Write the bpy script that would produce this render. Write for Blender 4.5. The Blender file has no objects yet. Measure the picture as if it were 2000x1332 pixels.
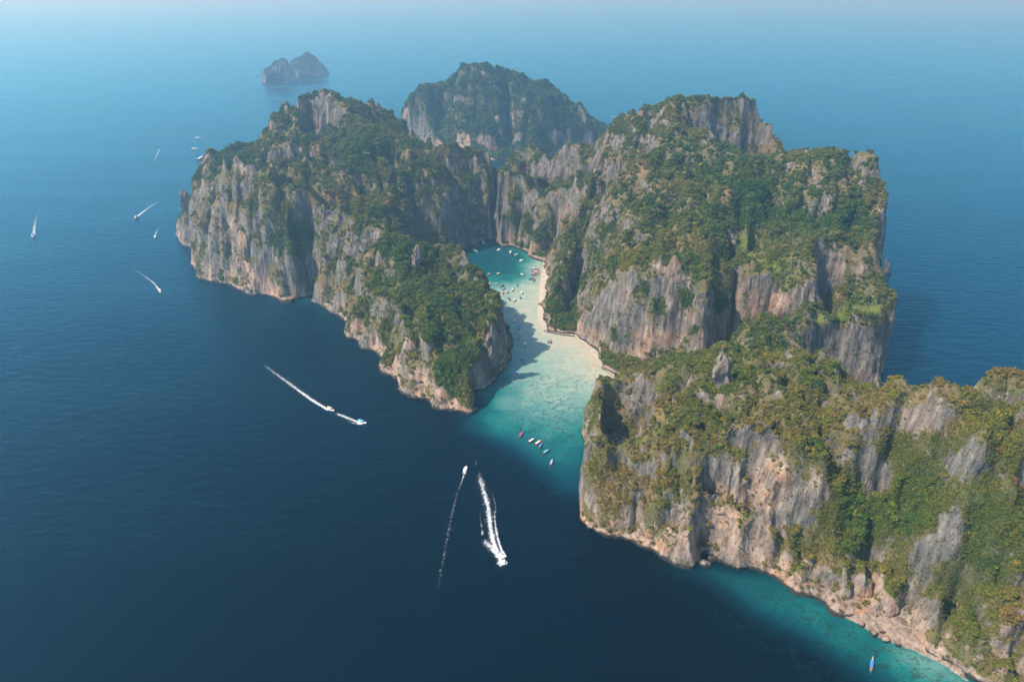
import bpy, bmesh, math, random, time
import numpy as np
from mathutils import Vector, Matrix
from mathutils.geometry import delaunay_2d_cdt
T0 = time.time()
random.seed(7)
RNG = np.random.default_rng(11)
scene = bpy.context.scene
COL = scene.collection

# ------------------------------------------------------------------ camera, sky, sun, exposure
CAM_H = 400.0
F = 2000 / 36 * 24                     # focal length in photo pixels (24 mm lens)
TH = math.atan(691 / F)                # downward pitch
cam_d = bpy.data.cameras.new('camera'); cam = bpy.data.objects.new('camera', cam_d); COL.objects.link(cam)
cam_d.lens = 24; cam_d.sensor_width = 36; cam_d.clip_start = 1; cam_d.clip_end = 200000
cam.location = (0, 0, CAM_H); cam.rotation_euler = (math.pi / 2 - TH, 0, 0)
scene.camera = cam

SUN_EL = math.radians(51)
SUN_H = Vector((-0.95, -0.28)).normalized()          # horizontal direction towards the sun
world = bpy.data.worlds.new('World'); scene.world = world; world.use_nodes = True
wn = world.node_tree.nodes; wl = world.node_tree.links
bg = wn['Background']
sky = wn.new('ShaderNodeTexSky'); sky.sky_type = 'NISHITA'; sky.sun_disc = False
sky.sun_elevation = SUN_EL; sky.sun_rotation = math.atan2(SUN_H.x, SUN_H.y)
sky.air_density = 1.0; sky.dust_density = 0.9; sky.ozone_density = 3.0
wl.new(sky.outputs[0], bg.inputs[0]); bg.inputs[1].default_value = 0.15
sun_d = bpy.data.lights.new('sun', 'SUN'); sun_d.energy = 4.8; sun_d.angle = math.radians(1.0); sun_d.color = (1.0, 0.90, 0.78)
sun = bpy.data.objects.new('sun', sun_d); COL.objects.link(sun)
to_sun = Vector((SUN_H.x * math.cos(SUN_EL), SUN_H.y * math.cos(SUN_EL), math.sin(SUN_EL)))
sun.rotation_euler = to_sun.to_track_quat('Z', 'Y').to_euler(); sun.location = (-400, 0, 900)
vs = scene.view_settings; vs.view_transform = 'Standard'; vs.look = 'None'; vs.exposure = 0.5; vs.gamma = 1.0
vs.use_curve_mapping = False
scene.cycles.max_bounces = 6; scene.cycles.diffuse_bounces = 2; scene.cycles.glossy_bounces = 2
scene.cycles.transparent_max_bounces = 12; scene.cycles.volume_bounces = 1; scene.cycles.transmission_bounces = 2
scene.cycles.use_denoising = True
HAZE_DENSITY = 0.00029

# ------------------------------------------------------------------ photo pixel <-> world
def ray(px, py):
    u = (px - 1000) / F; v = (666 - py) / F
    return u, math.cos(TH) + v * math.sin(TH), -math.sin(TH) + v * math.cos(TH)
def onz(px, py, z=0.0):
    a, b, c = ray(px, py); t = (z - CAM_H) / c
    return (a * t, b * t, z)
def ony(px, py, Y):
    a, b, c = ray(px, py); t = Y / b
    return (a * t, Y, CAM_H + c * t)
def depth_of(P):
    return P[..., 1] * math.cos(TH) - (P[..., 2] - CAM_H) * math.sin(TH)
def project(P):
    d = depth_of(P); up = P[..., 1] * math.sin(TH) + (P[..., 2] - CAM_H) * math.cos(TH)
    return 1000 + P[..., 0] / d * F, 666 - up / d * F, d

# ------------------------------------------------------------------ numpy noise
def _hash(ix, iy, iz, seed):
    h = (ix.astype(np.uint32) * np.uint32(374761393) + iy.astype(np.uint32) * np.uint32(668265263)
         + iz.astype(np.uint32) * np.uint32(2147483647 - 41) + np.uint32((seed * 1274126177) & 0xffffffff))
    h = (h ^ (h >> np.uint32(13))) * np.uint32(1274126177)
    h = h ^ (h >> np.uint32(16))
    return (h & np.uint32(0xffff)).astype(np.float32) / 32767.5 - 1.0
def vnoise(x, y, z, seed=0):
    x = np.asarray(x, np.float32); y = np.asarray(y, np.float32); z = np.asarray(z, np.float32)
    x, y, z = np.broadcast_arrays(x, y, z)
    fx = np.floor(x); fy = np.floor(y); fz = np.floor(z)
    ix = fx.astype(np.int32); iy = fy.astype(np.int32); iz = fz.astype(np.int32)
    u = x - fx; v = y - fy; w = z - fz
    u = u * u * (3 - 2 * u); v = v * v * (3 - 2 * v); w = w * w * (3 - 2 * w)
    def L(a, b, t): return a + (b - a) * t
    r = []
    for dz in (0, 1):
        r.append(L(L(_hash(ix, iy, iz + dz, seed), _hash(ix + 1, iy, iz + dz, seed), u),
                   L(_hash(ix, iy + 1, iz + dz, seed), _hash(ix + 1, iy + 1, iz + dz, seed), u), v))
    return L(r[0], r[1], w)
def fbm(x, y, z, octs=3, seed=0, gain=0.5):
    s = 0; a = 1; tot = 0
    for o in range(octs):
        s = s + a * vnoise(x * 2.03 ** o + 17.3 * o, y * 2.03 ** o - 9.1 * o, z * 2.03 ** o, seed + o); tot += a; a *= gain
    return s / tot
def sstep(a, b, x):
    t = np.clip((x - a) / (b - a), 0, 1); return t * t * (3 - 2 * t)

# ------------------------------------------------------------------ node helpers
def new_mat(name):
    m = bpy.data.materials.new(name); m.use_nodes = True
    nt = m.node_tree; nt.nodes.clear()
    out = nt.nodes.new('ShaderNodeOutputMaterial')
    return m, nt, out
class NB:
    def __init__(s, nt): s.nt = nt
    def n(s, typ, **kw):
        nd = s.nt.nodes.new(typ)
        for k, v in kw.items(): setattr(nd, k, v)
        return nd
    def link(s, a, b): s.nt.links.new(a, b)
    def setin(s, sock, v):
        if hasattr(v, 'is_linked') or isinstance(v, bpy.types.NodeSocket): s.link(v, sock)
        else: sock.default_value = v
    def math(s, op, a, b=0.0, clamp=False):
        nd = s.n('ShaderNodeMath', operation=op, use_clamp=clamp); s.setin(nd.inputs[0], a); s.setin(nd.inputs[1], b); return nd.outputs[0]
    def mix(s, f, a, b, mode='MIX'):
        nd = s.n('ShaderNodeMix', data_type='RGBA', blend_type=mode); s.setin(nd.inputs[0], f); s.setin(nd.inputs[6], a); s.setin(nd.inputs[7], b); return nd.outputs[2]
    def noise(s, vec, scale, detail=4, rough=0.55):
        nd = s.n('ShaderNodeTexNoise'); s.link(vec, nd.inputs['Vector']); nd.inputs['Scale'].default_value = scale
        nd.inputs['Detail'].default_value = detail; nd.inputs['Roughness'].default_value = rough; return nd.outputs[0]
    def attr(s, name, typ='GEOMETRY'):
        nd = s.n('ShaderNodeAttribute', attribute_name=name, attribute_type=typ); return nd
    def ramp(s, fac, stops):
        nd = s.n('ShaderNodeValToRGB'); cr = nd.color_ramp
        while len(cr.elements) < len(stops): cr.elements.new(0.5)
        for e, (p, c) in zip(cr.elements, stops):
            e.position = p; e.color = (*c, 1) if len(c) == 3 else c
        s.setin(nd.inputs[0], fac); return nd.outputs[0]
    def remap(s, x, a, b, c=0.0, d=1.0):
        nd = s.n('ShaderNodeMapRange', interpolation_type='SMOOTHSTEP'); s.setin(nd.inputs[0], x)
        for i, v in enumerate((a, b, c, d)): nd.inputs[i + 1].default_value = v
        return nd.outputs[0]
    def mapping(s, vec, scale):
        nd = s.n('ShaderNodeMapping'); s.link(vec, nd.inputs[0]); nd.inputs[3].default_value = scale; return nd.outputs[0]

def rgb(c): return (c[0], c[1], c[2], 1)

# ------------------------------------------------------------------ materials
def rock_material():
    m, nt, out = new_mat('limestone'); b = NB(nt)
    pos = b.n('ShaderNodeNewGeometry').outputs['Position']
    veg = b.attr('veg').outputs['Fac']; pink = b.attr('pink').outputs['Fac']; lush = b.attr('lush').outputs['Fac']; dry = b.attr('dry').outputs['Fac']; woods = b.attr('forest').outputs['Fac']
    flute = b.noise(b.mapping(pos, (0.22, 0.22, 0.028)), 1.0, 5, 0.62)
    flute2 = b.noise(b.mapping(pos, (0.75, 0.75, 0.07)), 1.0, 3, 0.6)
    grain = b.noise(pos, 0.55, 5, 0.65)
    patch = b.noise(pos, 0.045, 4, 0.6)
    base = b.ramp(flute, [(0.32, (0.040, 0.038, 0.037)), (0.44, (0.095, 0.088, 0.080)), (0.56, (0.175, 0.160, 0.142)), (0.72, (0.33, 0.295, 0.25))])
    base = b.mix(b.remap(grain, 0.4, 0.75, 0.0, 0.45), base, (0.27, 0.243, 0.21, 1))
    base = b.mix(b.remap(flute2, 0.58, 0.72, 0.0, 0.7), base, (0.085, 0.082, 0.082, 1))
    warm = b.ramp(flute, [(0.30, (0.12, 0.092, 0.075)), (0.44, (0.30, 0.20, 0.145)), (0.58, (0.43, 0.31, 0.235)), (0.75, (0.52, 0.42, 0.34))])
    orange = b.mix(b.remap(b.noise(b.mapping(pos, (0.12, 0.12, 0.05)), 1.0, 4), 0.52, 0.66), warm, (0.44, 0.22, 0.11, 1))
    wf = b.math('MULTIPLY', pink, b.remap(patch, 0.28, 0.6, 0.15, 1.0))
    rock = b.mix(wf, base, orange)
    # soil and low scrub
    sn = b.noise(pos, 0.12, 5, 0.65)
    soil = b.ramp(sn, [(0.3, (0.06, 0.070, 0.028)), (0.5, (0.115, 0.11, 0.045)), (0.65, (0.17, 0.135, 0.07)), (0.8, (0.22, 0.165, 0.095))])
    soil = b.mix(lush, soil, b.ramp(sn, [(0.3, (0.075, 0.135, 0.022)), (0.7, (0.18, 0.22, 0.04))]))
    soil = b.mix(b.math('MULTIPLY', dry, 0.8), soil, b.ramp(grain, [(0.3, (0.17, 0.10, 0.05)), (0.7, (0.29, 0.18, 0.095))]))
    soil = b.mix(b.math('MULTIPLY', woods, 0.85), soil, b.ramp(sn, [(0.3, (0.030, 0.050, 0.022)), (0.7, (0.065, 0.085, 0.032))]))
    vm = b.math('ADD', veg, b.math('MULTIPLY', b.math('SUBTRACT', grain, 0.5), 0.9))
    vm = b.math('ADD', vm, b.math('MULTIPLY', b.math('SUBTRACT', b.noise(pos, 0.17, 4, 0.6), 0.5), 0.9))
    col = b.mix(b.remap(vm, 0.42, 0.62), rock, soil)
    sepz = b.n('ShaderNodeSeparateXYZ'); b.link(pos, sepz.inputs[0])
    wet = b.remap(b.math('ADD', sepz.outputs[2], b.math('MULTIPLY', flute, 3.0)), 3.5, 5.2, 1.0, 0.0)
    col = b.mix(wet, col, (0.035, 0.032, 0.028, 1))
    p = b.n('ShaderNodeBsdfPrincipled'); b.link(col, p.inputs['Base Color']); p.inputs['Roughness'].default_value = 0.95
    p.inputs['Specular IOR Level'].default_value = 0.15
    bump = b.n('ShaderNodeBump'); bump.inputs['Strength'].default_value = 0.9; bump.inputs['Distance'].default_value = 1.6
    h = b.math('ADD', b.math('MULTIPLY', flute, 1.2), b.math('ADD', b.math('MULTIPLY', flute2, 0.5), b.math('MULTIPLY', grain, 0.7)))
    b.link(h, bump.inputs['Height']); b.link(bump.outputs[0], p.inputs['Normal'])
    b.link(p.outputs[0], out.inputs[0]); return m
ROCK = rock_material()

def leaf_material(name, instancer=True, cols=None):
    m, nt, out = new_mat(name); b = NB(nt)
    if instancer:
        t = b.attr('tint', 'INSTANCER').outputs['Fac']
        col = b.ramp(t, [(0.0, (0.034, 0.082, 0.026)), (0.25, (0.072, 0.128, 0.030)), (0.45, (0.145, 0.168, 0.038)),
                         (0.62, (0.205, 0.188, 0.042)), (0.78, (0.22, 0.172, 0.062)), (0.9, (0.26, 0.165, 0.07)), (1.0, (0.18, 0.28, 0.036))])
    else:
        oi = b.n('ShaderNodeObjectInfo').outputs['Random']
        col = b.ramp(oi, [(0.0, cols[0]), (1.0, cols[1])])
    geo = b.n('ShaderNodeNewGeometry')
    n1 = b.noise(geo.outputs['Position'], 0.9, 2)
    col = b.mix(1.0, col, b.ramp(n1, [(0.3, (0.6, 0.62, 0.6)), (0.7, (1.3, 1.28, 1.2))]), 'MULTIPLY')
    d = b.n('ShaderNodeBsdfDiffuse'); b.link(col, d.inputs[0])
    tr = b.n('ShaderNodeBsdfTranslucent'); b.link(b.mix(1.0, col, (1.1, 1.2, 0.6, 1), 'MULTIPLY'), tr.inputs[0])
    mx = b.n('ShaderNodeMixShader'); mx.inputs[0].default_value = 0.25
    b.link(d.outputs[0], mx.inputs[1]); b.link(tr.outputs[0], mx.inputs[2]); b.link(mx.outputs[0], out.inputs[0]); return m
LEAF = leaf_material('scrub_leaves')

def simple(name, col, rough=0.6, var=0.15, scale=1.5, spec=0.4, metal=0.0):
    m, nt, out = new_mat(name); b = NB(nt)
    tc = b.n('ShaderNodeTexCoord').outputs['Object']
    n = b.noise(tc, scale, 4)
    lo = tuple(c * (1 - var) for c in col); hi = tuple(min(1, c * (1 + var)) for c in col)
    c = b.ramp(n, [(0.3, lo), (0.7, hi)])
    p = b.n('ShaderNodeBsdfPrincipled'); b.link(c, p.inputs['Base Color']); p.inputs['Roughness'].default_value = rough
    p.inputs['Specular IOR Level'].default_value = spec; p.inputs['Metallic'].default_value = metal
    b.link(p.outputs[0], out.inputs[0]); return m

def sea_material():
    m, nt, out = new_mat('sea_water'); b = NB(nt)
    pos = b.n('ShaderNodeNewGeometry').outputs['Position']
    s = b.attr('shallow').outputs['Fac']; reef = b.attr('reef').outputs['Fac']
    n1 = b.noise(pos, 0.16, 5, 0.65); n2 = b.noise(pos, 0.05, 4, 0.6); n3 = b.noise(pos, 0.5, 3, 0.6)
    amp = b.remap(s, 0.1, 0.5, 0.0, 1.0)
    s2 = b.math('ADD', s, b.math('MULTIPLY', amp, b.math('ADD', b.math('MULTIPLY', b.math('SUBTRACT', n2, 0.5), 0.34), b.math('MULTIPLY', b.math('SUBTRACT', n1, 0.5), 0.30))))
    col = b.ramp(s2, [(0.0, (0.0001, 0.0030, 0.0065)), (0.18, (0.0006, 0.024, 0.038)), (0.34, (0.002, 0.068, 0.080)), (0.48, (0.010, 0.150, 0.140)),
                      (0.64, (0.10, 0.255, 0.225)), (0.80, (0.245, 0.36, 0.29)), (0.92, (0.37, 0.41, 0.325)), (1.0, (0.44, 0.40, 0.30))])
    rf = b.math('MULTIPLY', reef, b.remap(b.math('ADD', b.math('MULTIPLY', n1, 0.6), b.math('MULTIPLY', n3, 0.4)), 0.47, 0.58, 0.0, 1.0))
    painted_light = b.attr('open').outputs['Fac']  # 'open' is painted brightness, not a kind of water
    col = b.mix(b.math('MULTIPLY', painted_light, b.remap(s, 0.0, 0.15, 1.0, 0.0)), col, (0.0003, 0.022, 0.048, 1))  # deep water lightened in its diffuse colour to stand in for light
    dark = b.ramp(s, [(0.2, (0.001, 0.016, 0.024)), (0.5, (0.012, 0.05, 0.05)), (0.8, (0.075, 0.125, 0.095)), (1.0, (0.17, 0.19, 0.13))])
    col = b.mix(b.math('MULTIPLY', rf, 0.9), col, dark)
    dif = b.n('ShaderNodeBsdfDiffuse'); b.link(col, dif.inputs[0])
    gl = b.n('ShaderNodeBsdfGlossy'); gl.inputs['Color'].default_value = (0.20, 0.80, 1.0, 1); gl.inputs['Roughness'].default_value = 0.2
    fr = b.n('ShaderNodeFresnel'); fr.inputs[0].default_value = 1.33
    mx = b.n('ShaderNodeMixShader')
    w1 = b.noise(b.mapping(pos, (0.05, 0.11, 0.1)), 1.0, 3, 0.5)
    w2 = b.noise(b.mapping(pos, (0.20, 0.34, 0.3)), 1.0, 3, 0.6)
    gust = b.noise(b.mapping(pos, (0.0022, 0.006, 0.1)), 1.0, 4, 0.6)
    h = b.math('ADD', b.math('MULTIPLY', w1, 1.4), b.math('MULTIPLY', b.math('MULTIPLY', w2, b.remap(gust, 0.35, 0.65, 0.25, 1.6)), 0.6))
    b.link(b.remap(gust, 0.3, 0.7, 0.12, 0.30), gl.inputs['Roughness'])
    bump = b.n('ShaderNodeBump'); bump.inputs['Strength'].default_value = 0.75; bump.inputs['Distance'].default_value = 1.3
    b.link(h, bump.inputs['Height']); b.link(bump.outputs[0], gl.inputs['Normal']); b.link(bump.outputs[0], fr.inputs['Normal'])
    b.link(b.math('MULTIPLY', fr.outputs[0], 1.0), mx.inputs[0]); b.link(dif.outputs[0], mx.inputs[1]); b.link(gl.outputs[0], mx.inputs[2])
    b.link(mx.outputs[0], out.inputs[0]); return m

# ------------------------------------------------------------------ terrain machinery
def np_mesh(name, V, Fc, mat=None, smooth=False, attrs=None):
    me = bpy.data.meshes.new(name)
    V = np.ascontiguousarray(V, np.float32); Fc = np.ascontiguousarray(Fc, np.int32)
    k = Fc.shape[1]
    me.vertices.add(len(V)); me.vertices.foreach_set('co', V.ravel())
    me.loops.add(Fc.size); me.loops.foreach_set('vertex_index', Fc.ravel())
    me.polygons.add(len(Fc)); me.polygons.foreach_set('loop_start', np.arange(0, Fc.size, k, dtype=np.int32))
    me.polygons.foreach_set('loop_total', np.full(len(Fc), k, np.int32))
    me.polygons.foreach_set('use_smooth', np.full(len(Fc), smooth))
    if mat: me.materials.append(mat)
    for an, av in (attrs or {}).items():
        a = me.attributes.new(an, 'FLOAT', 'POINT'); a.data.foreach_set('value', np.ascontiguousarray(av, np.float32))
    me.update(calc_edges=True); return me

def poly_mask(poly, X, Y):
    inside = np.zeros(X.shape, bool); n = len(poly)
    for i in range(n):
        x1, y1 = poly[i]; x2, y2 = poly[(i + 1) % n]
        if y1 == y2: continue
        c = ((y1 > Y) != (y2 > Y)) & (X < (x2 - x1) * (Y - y1) / (y2 - y1) + x1)
        inside ^= c
    return inside

def blur(A, r):
    for ax in (0, 1):
        P = np.concatenate([np.repeat(np.take(A, [0], ax), r, ax), A, np.repeat(np.take(A, [-1], ax), r, ax)], ax)
        c = np.cumsum(P, ax, dtype=np.float64)
        c = np.concatenate([np.zeros_like(np.take(c, [0], ax)), c], ax)
        n = A.shape[ax]
        A = (np.take(c, range(2 * r + 1, 2 * r + 1 + n), ax) - np.take(c, range(0, n), ax)) / (2 * r + 1)
    return A

def tin_raster(pts, edges, xs, ys, WX, WY, fill=-12.0):
    """height of a triangulated survey (points + break lines) looked up at the warped positions WX, WY"""
    v2 = [Vector((p[0], p[1])) for p in pts]
    res = delaunay_2d_cdt(v2, edges, [], 0, 0.05)
    ov, of, orig = res[0], res[2], res[3]
    P = np.array([(p[0], p[1]) for p in pts]); Zp = np.array([p[2] for p in pts])
    z = []
    for v, og in zip(ov, orig):
        if og: z.append(max(pts[i][2] for i in og))
        else:
            d = np.hypot(P[:, 0] - v.x, P[:, 1] - v.y); k = np.argsort(d)[:4]; w = 1 / (d[k] + .1); z.append(float((Zp[k] * w).sum() / w.sum()))
    Hh = np.full(WX.shape, fill, np.float64)
    x0, dx = xs[0], xs[1] - xs[0]; y0, dy = ys[0], ys[1] - ys[0]; mg = 16
    for f in of:
        a, b_, c = f[:3]
        A, B, C = ov[a], ov[b_], ov[c]
        den = (B.y - C.y) * (A.x - C.x) + (C.x - B.x) * (A.y - C.y)
        if abs(den) < 1e-9: continue
        i0 = max(0, int((min(A.x, B.x, C.x) - mg - x0) / dx)); i1 = min(len(xs), int((max(A.x, B.x, C.x) + mg - x0) / dx) + 2)
        j0 = max(0, int((min(A.y, B.y, C.y) - mg - y0) / dy)); j1 = min(len(ys), int((max(A.y, B.y, C.y) + mg - y0) / dy) + 2)
        if i0 >= i1 or j0 >= j1: continue
        X = WX[j0:j1, i0:i1]; Y = WY[j0:j1, i0:i1]
        l1 = ((B.y - C.y) * (X - C.x) + (C.x - B.x) * (Y - C.y)) / den
        l2 = ((C.y - A.y) * (X - C.x) + (A.x - C.x) * (Y - C.y)) / den
        l3 = 1 - l1 - l2
        k = (l1 >= -1e-6) & (l2 >= -1e-6) & (l3 >= -1e-6)
        Hh[j0:j1, i0:i1][k] = (l1 * z[a] + l2 * z[b_] + l3 * z[c])[k]
    return Hh

def split_long(V, T, maxlen):
    """split every edge longer than maxlen(mid) at its middle, keeping the mesh conforming"""
    E = np.concatenate([T[:, [0, 1]], T[:, [1, 2]], T[:, [2, 0]]]); E.sort(axis=1)
    key = E[:, 0].astype(np.int64) * len(V) + E[:, 1]
    uk, inv = np.unique(key, return_inverse=True)
    ea = (uk // len(V)).astype(np.int64); eb = (uk % len(V)).astype(np.int64)
    mid = (V[ea] + V[eb]) / 2; ln = np.linalg.norm(V[ea] - V[eb], axis=1)
    fl = ln > maxlen(mid)
    idx = np.full(len(uk), -1, np.int64); idx[fl] = len(V) + np.arange(fl.sum())
    V2 = np.concatenate([V, mid[fl]])
    m = idx[inv].reshape(3, -1).T
    out = []
    cnt = (m >= 0).sum(1)
    out.append(T[cnt == 0])
    for r in range(3):
        R = [(r + k) % 3 for k in range(3)]
        t = T[:, R]; mm = m[:, R]
        k = (cnt == 1) & (mm[:, 0] >= 0); q = t[k]; e = mm[k]
        out += [np.stack([q[:, 0], e[:, 0], q[:, 2]], 1), np.stack([e[:, 0], q[:, 1], q[:, 2]], 1)]
        k = (cnt == 2) & (mm[:, 2] < 0); q = t[k]; e = mm[k]
        out += [np.stack([e[:, 0], q[:, 1], e[:, 1]], 1), np.stack([q[:, 0], e[:, 0], e[:, 1]], 1), np.stack([q[:, 0], e[:, 1], q[:, 2]], 1)]
    k = cnt == 3; q = T[k]; e = m[k]
    out += [np.stack([q[:, 0], e[:, 0], e[:, 2]], 1), np.stack([e[:, 0], q[:, 1], e[:, 1]], 1), np.stack([e[:, 2], e[:, 1], q[:, 2]], 1), e]
    return V2, np.concatenate(out).astype(np.int64)

def vnormals(V, T):
    fn = np.cross(V[T[:, 1]] - V[T[:, 0]], V[T[:, 2]] - V[T[:, 0]])
    N = np.zeros_like(V)
    for k in range(3):
        for a in range(3): N[:, a] += np.bincount(T[:, k], fn[:, a], len(V))
    return N / (np.linalg.norm(N, axis=1, keepdims=True) + 1e-9), fn

class Land:
    """a land mass from surveyed lines; lines are lists of photo points with a distance, coast is a closed list of plan points"""
    def __init__(s, coast, lines, box, dx, warp=9.0, terr=3.0, seed=0, detail=1.0, lenf=0.0035, minlen=2.2, terr_h=34.0, iters=2, pits=(), ribamp=9.0, calm=1.0, craggy=False):
        x0, x1, y0, y1 = box
        xs = np.arange(x0, x1, dx); ys = np.arange(y0, y1, dx); s.xs, s.ys, s.dx = xs, ys, dx
        X, Y = np.meshgrid(xs, ys)
        pts, edges = [], []
        def add(line, closed=False):
            base = len(pts); pts.extend(line); n = len(line)
            edges.extend([(base + i, base + i + 1) for i in range(n - 1)])
            if closed: edges.append((base + n - 1, base))
        add([(p[0], p[1], 0.0) for p in coast], True)
        for l in lines:
            add([p if len(p) == 4 else ony(*p) for p in l]) if len(l) > 1 else pts.extend([p if len(p) == 4 else ony(*p) for p in l])
        pts = [tuple(p[:3]) for p in pts]
        # domain warp gives ribs and gullies
        sc = dx / 2.0
        f1 = 1 / (46.0 * sc); f2 = 1 / (19.0 * sc)
        WX = X + warp * fbm(X * f1, Y * f1, 0, 2, seed + 1) + warp * .55 * vnoise(X * f2, Y * f2, 3, seed + 5)
        WY = Y + warp * fbm(X * f1, Y * f1, 7, 2, seed + 2) + warp * .55 * vnoise(X * f2, Y * f2, 9, seed + 6)
        Hh = tin_raster(pts, edges, xs, ys, WX, WY)
        mask = poly_mask([(p[0], p[1]) for p in coast], WX, WY)
        Hh = blur(np.where(mask, Hh, 0.0), 1)
        mb = blur(blur(mask.astype(float), 3), 2)
        lift = sstep(0.45, 0.95, mb)
        # ribs and gullies that run down the slope: noise smeared along the fall line
        Hs = blur(Hh, 5); GY, GX = np.gradient(Hs, dx); gm = np.hypot(GX, GY) + 1e-6; ux = GX / gm; uy = GY / gm
        sl = np.clip(gm / 0.9, 0, 1)
        R1 = fbm(X / (17 * sc), Y / (17 * sc), 4, 1, seed + 51); R2 = fbm(X / (8 * sc), Y / (8 * sc), 6, 1, seed + 53)
        S1 = R1.copy(); S2 = R2.copy(); nyy, nxx = X.shape; st = 2.0
        for sg in (-1, 1):
            fi = np.tile(np.arange(nxx, dtype=np.float32), (nyy, 1)); fj = np.tile(np.arange(nyy, dtype=np.float32)[:, None], (1, nxx))
            for k in range(9):
                ii = np.clip(fi + .5, 0, nxx - 1).astype(np.int32); jj = np.clip(fj + .5, 0, nyy - 1).astype(np.int32)
                fi = fi + sg * st * ux[jj, ii]; fj = fj + sg * st * uy[jj, ii]
                ii = np.clip(fi + .5, 0, nxx - 1).astype(np.int32); jj = np.clip(fj + .5, 0, nyy - 1).astype(np.int32)
                S1 += R1[jj, ii]
                if k < 6: S2 += R2[jj, ii]
        S1 = blur(S1 / S1.std(), 1); S2 = S2 / S2.std()
        rib1 = 0.9 - np.abs(S1); rib2 = 0.8 - np.abs(S2)
        s.rib = np.clip(rib1 + 0.4 * rib2, -2, 1.4) * sl
        crag = (1 - sstep(520, 650, Y)) * sstep(20, 60, X) if craggy else 0
        # rounded towers and terraces
        tow = fbm(X / (30 * sc), Y / (30 * sc), 1, 3, seed + 9)
        dome = np.abs(vnoise(X / (44 * sc) + 0.6 * tow, Y / (44 * sc), 1, seed + 13)) - 0.38
        dome2 = np.abs(vnoise(X / (17 * sc), Y / (17 * sc) + 0.5 * tow, 5, seed + 15)) - 0.38
        amp = lift * np.clip(Hh / 50, 0.1, 1) * sc * (0.72 + 0.28 * sstep(430, 720, Y))
        Hh = Hh + amp * (3.0 * tow + calm * (12.0 * (dome - 0.06) + 5.0 * (dome2 - 0.04)) + sl * (ribamp * rib1 + 0.42 * ribamp * rib2))
        Hh = Hh + lift * crag * (9.0 * (np.abs(vnoise(X / 15, Y / 15 + 0.4 * tow, 3, seed + 91)) - 0.3) + 5.0 * (np.abs(vnoise(X / 6.5, Y / 6.5, 8, seed + 93)) - 0.35))
        ph = (Hh + 14 * sc * fbm(X / (90 * sc), Y / (90 * sc), 2, 2, seed + 11)) / terr_h * 2 * np.pi
        Hh = Hh - lift * terr * 0.5 * np.sin(ph) * np.clip(Hh / 30, 0, 1)
        for rad, kn, kp in ((12, 0.75, 0.0), (5, 0.5, 0.12)):
            dlt = Hh - blur(blur(Hh, rad), rad // 2); Hh = np.where(mask, np.maximum(Hh + calm * lift * np.where(dlt > 0, kp, kn) * dlt, 0.12 * Hh), Hh)
        Hh = np.where(mask, Hh + 7 * lift, -9.0)
        for cx, cy, rx, ry, zf in pits:
            rr = np.hypot((X - cx) / rx, (Y - cy) / ry) + 0.18 * tow; k = sstep(0.62, 1.0, rr); Hh = np.where(mask, np.minimum(Hh, zf + (Hh - zf) * k), Hh)
        s.H = Hh; s.mask = mask
        # mesh
        ny, nx = Hh.shape
        Vg = np.stack([X, Y, Hh], -1).reshape(-1, 3)
        I = np.arange(ny * nx).reshape(ny, nx)
        q = np.stack([I[:-1, :-1], I[:-1, 1:], I[1:, 1:], I[1:, :-1]], -1).reshape(-1, 4)
        q = q[(Vg[q, 2].max(1) > -8.5)]
        d1 = np.abs(Vg[q[:, 0], 2] - Vg[q[:, 2], 2]); d2 = np.abs(Vg[q[:, 1], 2] - Vg[q[:, 3], 2])
        k = (d1 < d2)[:, None]
        T = np.concatenate([np.where(k, q[:, [0, 1, 2]], q[:, [0, 1, 3]]), np.where(k, q[:, [0, 2, 3]], q[:, [1, 2, 3]])])
        used, inv = np.unique(T, return_inverse=True); V = Vg[used]; T = inv.reshape(-1, 3)
        for it in range(iters):
            V, T = split_long(V, T, lambda M: np.maximum(minlen, np.linalg.norm(M - np.array([0, 0, CAM_H]), axis=1) * lenf))
        N, _ = vnormals(V, T)
        steep = 1 - sstep(0.35, 0.8, N[:, 2])
        x, y, z = V.T
        fl = fbm(x / (11 * sc), y / (11 * sc), z / (48 * sc), 3, seed + 21)
        rib = 1 - np.abs(vnoise(x / (17 * sc), y / (17 * sc), z / (110 * sc), seed + 31))
        iso = fbm(x / (7 * sc), y / (7 * sc), z / (7 * sc), 3, seed + 41)
        big = fbm(x / (40 * sc), y / (40 * sc), z / (55 * sc), 2, seed + 47)
        disp = detail * sc * (steep * (2.6 * fl + 2.4 * (rib - .6) + 5.5 * big) + 1.3 * iso * (0.5 + 0.5 * steep))
        disp *= np.where(z < 0, 0.4, 1.0)
        V = V + N * disp[:, None] * np.array([1, 1, 0.6])
        s.V, s.T = V, T
        s.N, s.fn = vnormals(V, T)
    def height(s, x, y):
        i = np.clip(((x - s.xs[0]) / s.dx).astype(int), 0, len(s.xs) - 1); j = np.clip(((y - s.ys[0]) / s.dx).astype(int), 0, len(s.ys) - 1)
        return s.H[j, i]
    def hit(s, px, py):
        a, b_, c = ray(px, py); t = np.arange(250, 2600, 1.5)
        z = CAM_H + c * t; h = s.height(a * t, b_ * t)
        k = np.nonzero(z < h)[0]
        if len(k) == 0: return None
        t = t[k[0]]; return np.array([a * t, b_ * t, CAM_H + c * t])
    def visible(s, P, steps=160):
        vis = np.ones(len(P), bool); C = np.array([0, 0, CAM_H])
        for f in np.linspace(0.25, 0.985, steps):
            Q = C + (P - C) * f
            vis &= Q[:, 2] > s.height(Q[:, 0], Q[:, 1]) - 3.0
        return vis
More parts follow.
